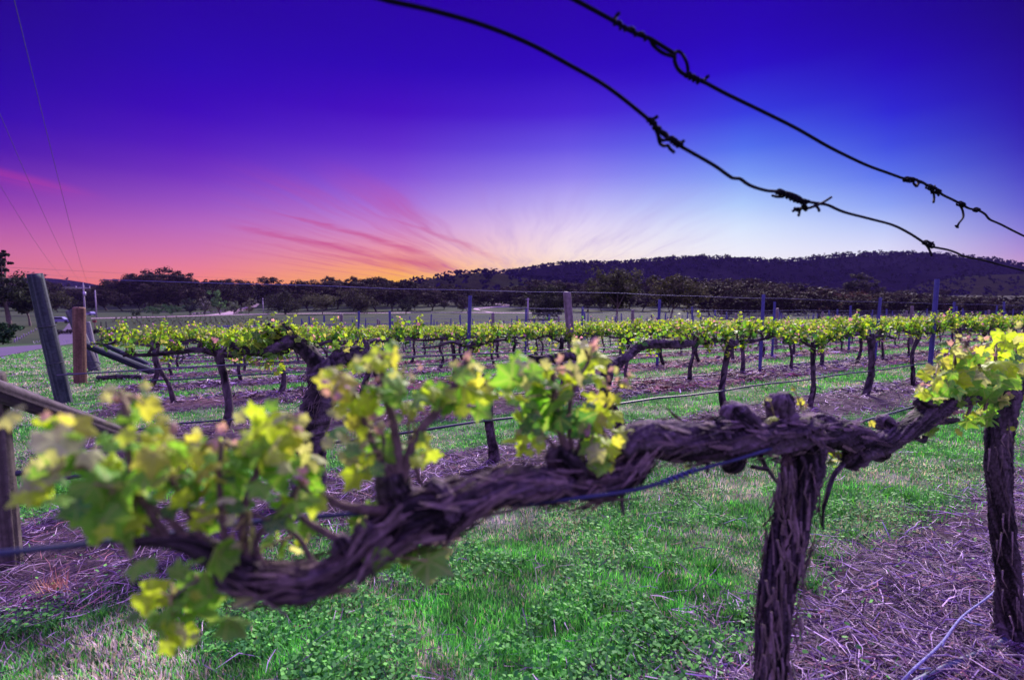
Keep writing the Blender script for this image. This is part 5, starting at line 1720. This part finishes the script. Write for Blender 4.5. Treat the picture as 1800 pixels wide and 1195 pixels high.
# young vine rows of the far paddock
gy = np.random.default_rng(15)
for r_i in range(7):
    py = 560.5 + r_i * 2.3
    x0, x1 = 205 - r_i * 2, 470 + r_i * 8
    if r_i > 3: x0 = 225
    A, B = on_ground(x0, py + .0), on_ground(x1, py - 1.0)
    n = int(np.linalg.norm(B - A) / 1.3)
    n = min(n, 90)
    u = np.linspace(0, 1, n)[:, None]
    P = A + (B - A) * u; P[:, 2] = gz(P[:, 0], P[:, 1])
    m = MB()
    clump_leaves(m, gy, P + [0, 0, .45], np.full(n, .38), 8, .15, (.085, .095, .05), .35, .8)
    o = m.build("young_vine_row", M_CROWN, smooth=False, origin=A)
    so = None
    for q_ in P[::2]:
        if so is None:
            st = MB(); tube(st, [(0, 0, -.1), (0, 0, .8)], [.05, .05], 5, tint=(.12, .09, .13))
            so = s1_ = st.build("stake", M_WOOD, o)
        else:
            s1_ = so.copy(); COL.objects.link(s1_); s1_.parent = o
        s1_.location = q_ - A
    tag(o, "low row of young vines in the far paddock, %s from the level track" % WORDS[r_i + 1].replace("nearest", "first"), "vine row", "young vine rows in the far paddock")

# ------------------------------------------------------------------ canes and pipe lying at the lower right
CANE = (.42, .33, .46)
CN = [([(1583, 1200), (1610, 1172), (1655, 1130), (1690, 1085), (1733, 1052), (1762, 1028), (1800, 1008), (1850, 990)], 5, .16, "long bluish cane arching up past the second vine trunk", (.22, .22, .42)),
      ([(1512, 1188), (1560, 1186), (1600, 1190), (1630, 1183), (1645, 1168)], 4.5, .03, "pale forked cane lying lowest between the two trunks", CANE),
      ([(1470, 1160), (1510, 1155), (1590, 1152), (1650, 1160), (1720, 1166)], 3.5, .03, "straight pale cane lying level near the bottom", CANE),
      ([(1520, 1020), (1570, 1040), (1620, 1062), (1680, 1078)], 3, .03, "thin pale cane slanting across the straw", CANE),
      ([(1678, 1075), (1668, 1095), (1655, 1112), (1652, 1128)], 4, .05, "short pale cane hooked upright at its end", CANE),
      ([(1622, 1105), (1612, 1120), (1610, 1150)], 4, .05, "short pale cane standing in the straw", CANE),
      ([(1735, 980), (1742, 1000), (1760, 1018), (1768, 1030)], 3.5, .06, "pale twig leaning against the second trunk", CANE),
      ([(1706, 1108), (1710, 1125), (1700, 1142)], 3, .04, "small crooked twig before the second trunk", CANE),
      ([(1420, 1195), (1450, 1190), (1482, 1178)], 4, .03, "short pale twig close to the thick trunk", CANE),
      ([(1600, 980), (1610, 968), (1640, 990), (1690, 1010)], 2.5, .04, "thin twig on the straw behind the long cane", CANE)]
for pts, r_, lift, lab, tn in CN:
    P = []
    for i, (a, b_) in enumerate(pts):
        w = on_ground(a, b_); d_ = norm(CAMP - w)
        hgt = lift * (math.sin(math.pi * (i + .5) / len(pts)) + .3)
        P.append(w + d_ * hgt)
    m = MB(); tube(m, P, [r_ * px_m(P[0]) * .5 * (1 - .4 * i / len(P)) for i in range(len(P))], 7, .012, bark_disp(int(pts[0][0]), .12, .1), tint=tn)
    # side twigs
    for j in range(3):
        if len(P) < 4: break
        a = np.array(P[1 + j % (len(P) - 2)]); e = a + np.array([gb.normal(0, .05), gb.normal(0, .05), gb.uniform(0, .03)])
        tube(m, [a, (a + e) / 2 + gb.normal(0, .006, 3), e], [r_ * px_m(a) * .3] * 3, 5, tint=tn)
    o = m.build("pruned_cane", M_BARK, origin=P[0])
    tag(o, lab, "cane", "pruned canes under the nearest row")
m = MB()
P = [on_ground(px, py) + [0, 0, .03] for px, py in ((1560, 1240), (1650, 1194), (1700, 1172), (1750, 1150), (1790, 1122), (1840, 1085), (1900, 1040))]
tube(m, P, .011, 10, .03, tint=(.06, .065, .16))
tag(m.build("drip_pipe", M_PIPE), "blue black irrigation pipe lying on the straw at the lower corner", "pipe")

# ------------------------------------------------------------------ grass, clover and straw
def scatter(n, y0, y1, power, g, xw=1.22):
    u = g.random(n)
    if abs(power - 1) < 1e-6: Y = y0 * (y1 / y0) ** u
    else:
        a = 1 - power
        Y = (y0 ** a + u * (y1 ** a - y0 ** a)) ** (1 / a)
    X = g.uniform(-1, 1, n) * (xw * Y + .4)
    return X, Y


def strip_d(X, Y, g=None):
    q = -RY * X + RX * Y; t = RX * X + RY * Y
    fr = (q - ROW0) / ROWS
    d = np.abs(fr - np.round(fr)) * ROWS
    wob = (fbm(X * .9, Y * .9, 0 * X, 4, 3) - .5) * .9
    return d + wob * .55, t, q


def blades(n, y0, y1, power, seed, hmin, hmax, wid, name, label, keep):
    g = np.random.default_rng(seed)
    X, Y = scatter(n, y0, y1, power, g)
    k = keep(X, Y, g)
    X, Y = X[k], Y[k]; n = len(X)
    Z = gz(X, Y)
    patch = fbm(X * 1.3, Y * 1.3, 0 * X, 17, 3)
    dry = np.clip((patch - .465) * 7, 0, 1) * .66 + .13
    isdry = g.random(n) < dry
    a = g.uniform(0, 6.283, n)
    h = g.uniform(hmin, hmax, n) * np.where(isdry, .7, 1.0) * (0.6 + .9 * fbm(X * .8, Y * .8, 0 * X, 31, 2))
    w = wid * np.maximum(1, Y / 3.2) * g.uniform(.7, 1.3, n)
    bend = g.uniform(.15, .75, n) * h
    cx, sx = np.cos(a), np.sin(a)
    base = np.stack([X, Y, Z - .004], 1)
    side = np.stack([-sx, cx, 0 * a], 1) * w[:, None] * .5
    out = np.stack([cx, sx, 0 * a], 1)
    mid = base + out * (bend * .3)[:, None] + np.array([0, 0, 1]) * (h * .6)[:, None]
    tip = base + out * bend[:, None] + np.array([0, 0, 1]) * h[:, None]
    V = np.stack([base - side, base + side, mid + side * .75, mid - side * .75, tip], 1)
    G1, G2 = np.array((.016, .15, .035)), np.array((.17, .60, .11))
    D1, D2 = np.array((.34, .26, .30)), np.array((.68, .53, .64))
    u = g.random((n, 1))
    cl_ = np.clip(fbm(X * 8.5, Y * 8.5, 0 * X, 83, 3) * 2.6 - .20, .60, 1.6)[:, None]
    T = cl_ * np.where(isdry[:, None], D1 + (D2 - D1) * u, G1 + (G2 - G1) * u)
    T5 = np.repeat(T[:, None], 5, 1)
    idx = np.arange(n)[:, None] * 5
    m = MB().add(V.reshape(-1, 3), [idx + np.array([[0, 1, 2, 3]]), idx + np.array([[3, 2, 4]])], T5.reshape(-1, 3))
    o = m.build(name, M_GRASS)
    return tag(o, label, kind='stuff')


def off_road(X, Y):
    ok = np.ones(len(X), bool)
    for poly in ROADS[:2]:
        ins_ = np.zeros(len(X), bool)
        x1_, y1_ = poly[-1]
        for x2_, y2_ in poly:
            c_ = ((y1_ > Y) != (y2_ > Y)) & (X < (x2_ - x1_) * (Y - y1_) / (y2_ - y1_ + 1e-12) + x1_)
            ins_ ^= c_
            x1_, y1_ = x2_, y2_
        ok &= ~ins_
    return ok


def in_grass(X, Y, g):
    d, t, q = strip_d(X, Y)
    d = d - np.where(q > 5, .2, 0)
    p = np.clip((d - .50) / .25, 0.02, 1)
    p = np.where(t < -1.1, 1.0, p)
    return (g.random(len(X)) < p) & (q < 60) & off_road(X, Y)


def in_straw(X, Y, g):
    d, t, q = strip_d(X, Y)
    d = d - np.where(q > 5, .2, 0)
    p = np.clip((.86 - d) / .3, 0.03, 1) * np.clip(fbm(X * 1.7, Y * 1.7, 0 * X, 55, 3) * 3 - .75, .25, 1)
    p = np.where(t < -1.3, 0.04, p)
    return (g.random(len(X)) < p) & (q < 60) & off_road(X, Y)


blades(330000, 1.0, 9.0, 1.55, 61, .016, .050, .0042, "grass", "short grass with pale dry tufts between the vine rows", in_grass)
blades(150000, 9.0, 42.0, 1.3, 62, .022, .06, .005, "grass", "grass strips between the farther vine rows", in_grass)

gcv = np.random.default_rng(63)
X, Y = scatter(130000, 1.05, 8.0, 1.6, gcv)
k = in_grass(X, Y, gcv); X, Y = X[k], Y[k]
k = (fbm(X * 1.9, Y * 1.9, 0 * X, 91, 3) > .455) & (Y < 8); X, Y = X[k], Y[k]
n = len(X)
P = np.stack([X, Y, gz(X, Y) + gcv.uniform(.012, .05, n)], 1)
rq = []
V = np.array([[0, -.2, 0], [.9, -.1, .1], [.75, .8, -.05], [0, 1.0, .05], [-.75, .8, -.05], [-.9, -.1, .1]])
m = MB()
leaves(m, (V, [np.array([[0, 1, 2, 3], [0, 3, 4, 5]])], np.ones(6)), P, gcv.uniform(.006, .012, n), rand_dirs(gcv, n) * .6 + [0, 0, 1], rand_dirs(gcv, n),
       np.array((.03, .17, .045)) + gcv.random((n, 1)) ** 1.4 * np.array((.17, .46, .06)))
tag(m.build("clover", M_GRASS), "clover leaves among the grass of the first strip", kind='stuff')


def straw(n, y0, y1, power, seed, lmin, lmax, wid, lift, name, label):
    g = np.random.default_rng(seed)
    X, Y = scatter(n, y0, y1, power, g)
    k = in_straw(X, Y, g); X, Y = X[k], Y[k]; n = len(X)
    Z = gz(X, Y)
    mound = np.clip(fbm(X * 2.2, Y * 2.2, 0 * X, 41, 3) - .35, 0, 1) * lift * 2.2
    a = g.uniform(0, 6.283, n); L = g.uniform(lmin, lmax, n)
    w = wid * np.maximum(1, Y / 3.0) * g.uniform(.6, 1.4, n)
    C = np.stack([X, Y, Z + .004 + mound * g.random(n) + g.random(n) * lift * .5], 1)
    til = g.normal(0, .22, n)
    d = np.stack([np.cos(a) * np.cos(til), np.sin(a) * np.cos(til), np.sin(til)], 1)
    s = np.stack([-np.sin(a), np.cos(a), g.normal(0, .6, n)], 1); s = norm(s)
    bow = g.normal(0, .12, n) * L
    mid = C + s * bow[:, None]
    A = C - d * L[:, None] / 2; B = C + d * L[:, None] / 2
    ww = (s * w[:, None] * .5)
    V = np.stack([A - ww * .7, A + ww * .7, mid + ww, mid - ww, B - ww * .5, B + ww * .5], 1)
    cols_ = np.array([(.19, .108, .20), (.085, .044, .10), (.50, .35, .54), (.020, .011, .028), (.27, .105, .15)])
    T = cols_[g.choice(5, n, p=[.33, .28, .12, .20, .07])] * g.uniform(.75, 1.25, (n, 1))
    idx = np.arange(n)[:, None] * 6
    far = (strip_d(X, Y)[2] > 4.8) & (strip_d(X, Y)[1] > 2.5) & (fbm(X * .5, Y * .5, 0 * X, 77, 2) > .45)
    T = np.where(far[:, None] & (g.random((n, 1)) < .6), T * np.array((1.2, .55, .55)), T)
    m = MB().add(V.reshape(-1, 3), [idx + np.array([[0, 1, 2, 3]]), idx + np.array([[3, 2, 5, 4]])], np.repeat(T[:, None], 6, 1).reshape(-1, 3))
    return tag(m.build(name, M_STRAW), label, kind='stuff')


straw(190000, 0.95, 8.0, 1.6, 64, .03, .17, .0038, .045, "straw_litter", "dry straw and prunings lying under the near vine rows")
straw(90000, 8.0, 36.0, 1.3, 65, .08, .25, .006, .05, "straw_litter", "dry straw bands under the farther vine rows")

# prunings: longer crooked twigs tangled through the litter
gtw = np.random.default_rng(67)
X, Y = scatter(2600, 1.2, 7.0, 1.5, gtw)
k = in_straw(X, Y, gtw) & (strip_d(X, Y)[0] < .72); X, Y = X[k][:520], Y[k][:520]
m = MB()
for x_, y_ in zip(X, Y):
    L = gtw.uniform(.10, .42); a = gtw.uniform(0, 6.283); n = 5
    P = []
    px_, py_, pz_ = x_, y_, gtw.uniform(.01, .03)
    for j in range(n):
        P.append((px_, py_, float(gz(px_, py_)) + pz_))
        a += gtw.normal(0, .28); px_ += math.cos(a) * L / n; py_ += math.sin(a) * L / n; pz_ = max(.006, pz_ + gtw.normal(.004, .014))
    tube(m, P, np.linspace(1, .5, n) * gtw.uniform(.0018, .0042), 5, None, tint=np.array((.40, .31, .44)) * gtw.uniform(.35, 1.25))
    if gtw.random() < .5:
        b_ = np.array(P[2]); a2 = a + gtw.choice([-1, 1]) * gtw.uniform(.5, 1.1)
        tube(m, [b_, b_ + [math.cos(a2) * L * .15, math.sin(a2) * L * .15, .01], b_ + [math.cos(a2) * L * .3, math.sin(a2) * L * .3, gtw.uniform(0, .03)]], [.0022, .0018, .001], 4, tint=np.array((.40, .31, .44)) * gtw.uniform(.5, 1.2))
tag(m.build("twig_litter", M_BARK), "tangle of small crooked prunings strewn over the straw", kind='stuff')

# leafy weeds and tufts standing up along the strip edges
gt = np.random.default_rng(66)
tufts = [(90, 870, .13), (130, 865, .12), (60, 880, .10), (1425, 1040, .10), (1250, 1000, .09), (700, 1010, .09), (180, 1090, .08), (90, 1110, .07), (1290, 1090, .08), (1500, 950, .09), (1600, 880, .10), (560, 1060, .08), (300, 1110, .08), (1440, 985, .09)]
for i, (px, py, hh) in enumerate(tufts):
    b = on_ground(px, py); n = 60
    a = gt.uniform(0, 6.283, n); r_ = np.abs(gt.normal(0, hh * .45, n)); h = gt.uniform(.4, 1.1, n) * hh
    base = np.stack([np.cos(a) * r_, np.sin(a) * r_, 0 * a - .005], 1); a2 = gt.uniform(0, 6.283, n)
    out = np.stack([np.cos(a2), np.sin(a2), 0 * a2], 1); side = np.stack([-np.sin(a2), np.cos(a2), 0 * a2], 1) * .003
    mid = base + out * (h * .2)[:, None] + np.array([0, 0, 1]) * (h * .6)[:, None]; tip = base + out * (h * .6)[:, None] + np.array([0, 0, 1]) * h[:, None]
    V = np.stack([base - side, base + side, mid + side * .8, mid - side * .8, tip], 1)
    idx = np.arange(n)[:, None] * 5
    T = np.array((.035, .16, .045)) + gt.random((n, 1)) * np.array((.08, .22, .04))
    o = MB().add(V.reshape(-1, 3), [idx + np.array([[0, 1, 2, 3]]), idx + np.array([[3, 2, 4]])], np.repeat(T[:, None], 5, 1).reshape(-1, 3)).build("grass_tuft", M_GRASS)
    o.location = b
    tag(o, "taller green grass tuft on the edge of the straw", "grass tuft", "taller grass tufts along the strip edges")
dt = on_ground(98, 1045)
n = 90; a = gt.uniform(0, 6.283, n); h = gt.uniform(.05, .13, n)
base = np.stack([gt.normal(0, .03, n), gt.normal(0, .03, n), 0 * a], 1); out = np.stack([np.cos(a), np.sin(a), 0 * a], 1); side = np.stack([-np.sin(a), np.cos(a), 0 * a], 1) * .002
tip = base + out * (h * .5)[:, None] + np.array([0, 0, 1]) * h[:, None]
V = np.stack([base - side, base + side, tip], 1); idx = np.arange(n)[:, None] * 3
o = MB().add(V.reshape(-1, 3), idx + np.array([[0, 1, 2]]), (.60, .30, .20)).build("dry_tuft", M_STRAW); o.location = dt
tag(o, "orange dry grass tuft on the straw beneath the nearest leaves", "grass tuft")

# ------------------------------------------------------------------ evening air
hm = MB(); box(hm, (0, 560, 52), (4200, 1560, 146))
m_h = bpy.data.materials.new("evening_haze"); m_h.use_nodes = True
th = NT(m_h.node_tree); th.n.clear()
ho_ = th.new('ShaderNodeOutputMaterial')
pv = th.new('ShaderNodeVolumePrincipled')
pv.inputs['Color'].default_value = (.42, .30, .95, 1)
pv.inputs['Density'].default_value = 0.00005
th.l.new(pv.outputs[0], ho_.inputs['Volume'])
hz = hm.build("haze", m_h, smooth=False)
tag(hz, "thin violet evening air over the valley", kind='stuff')
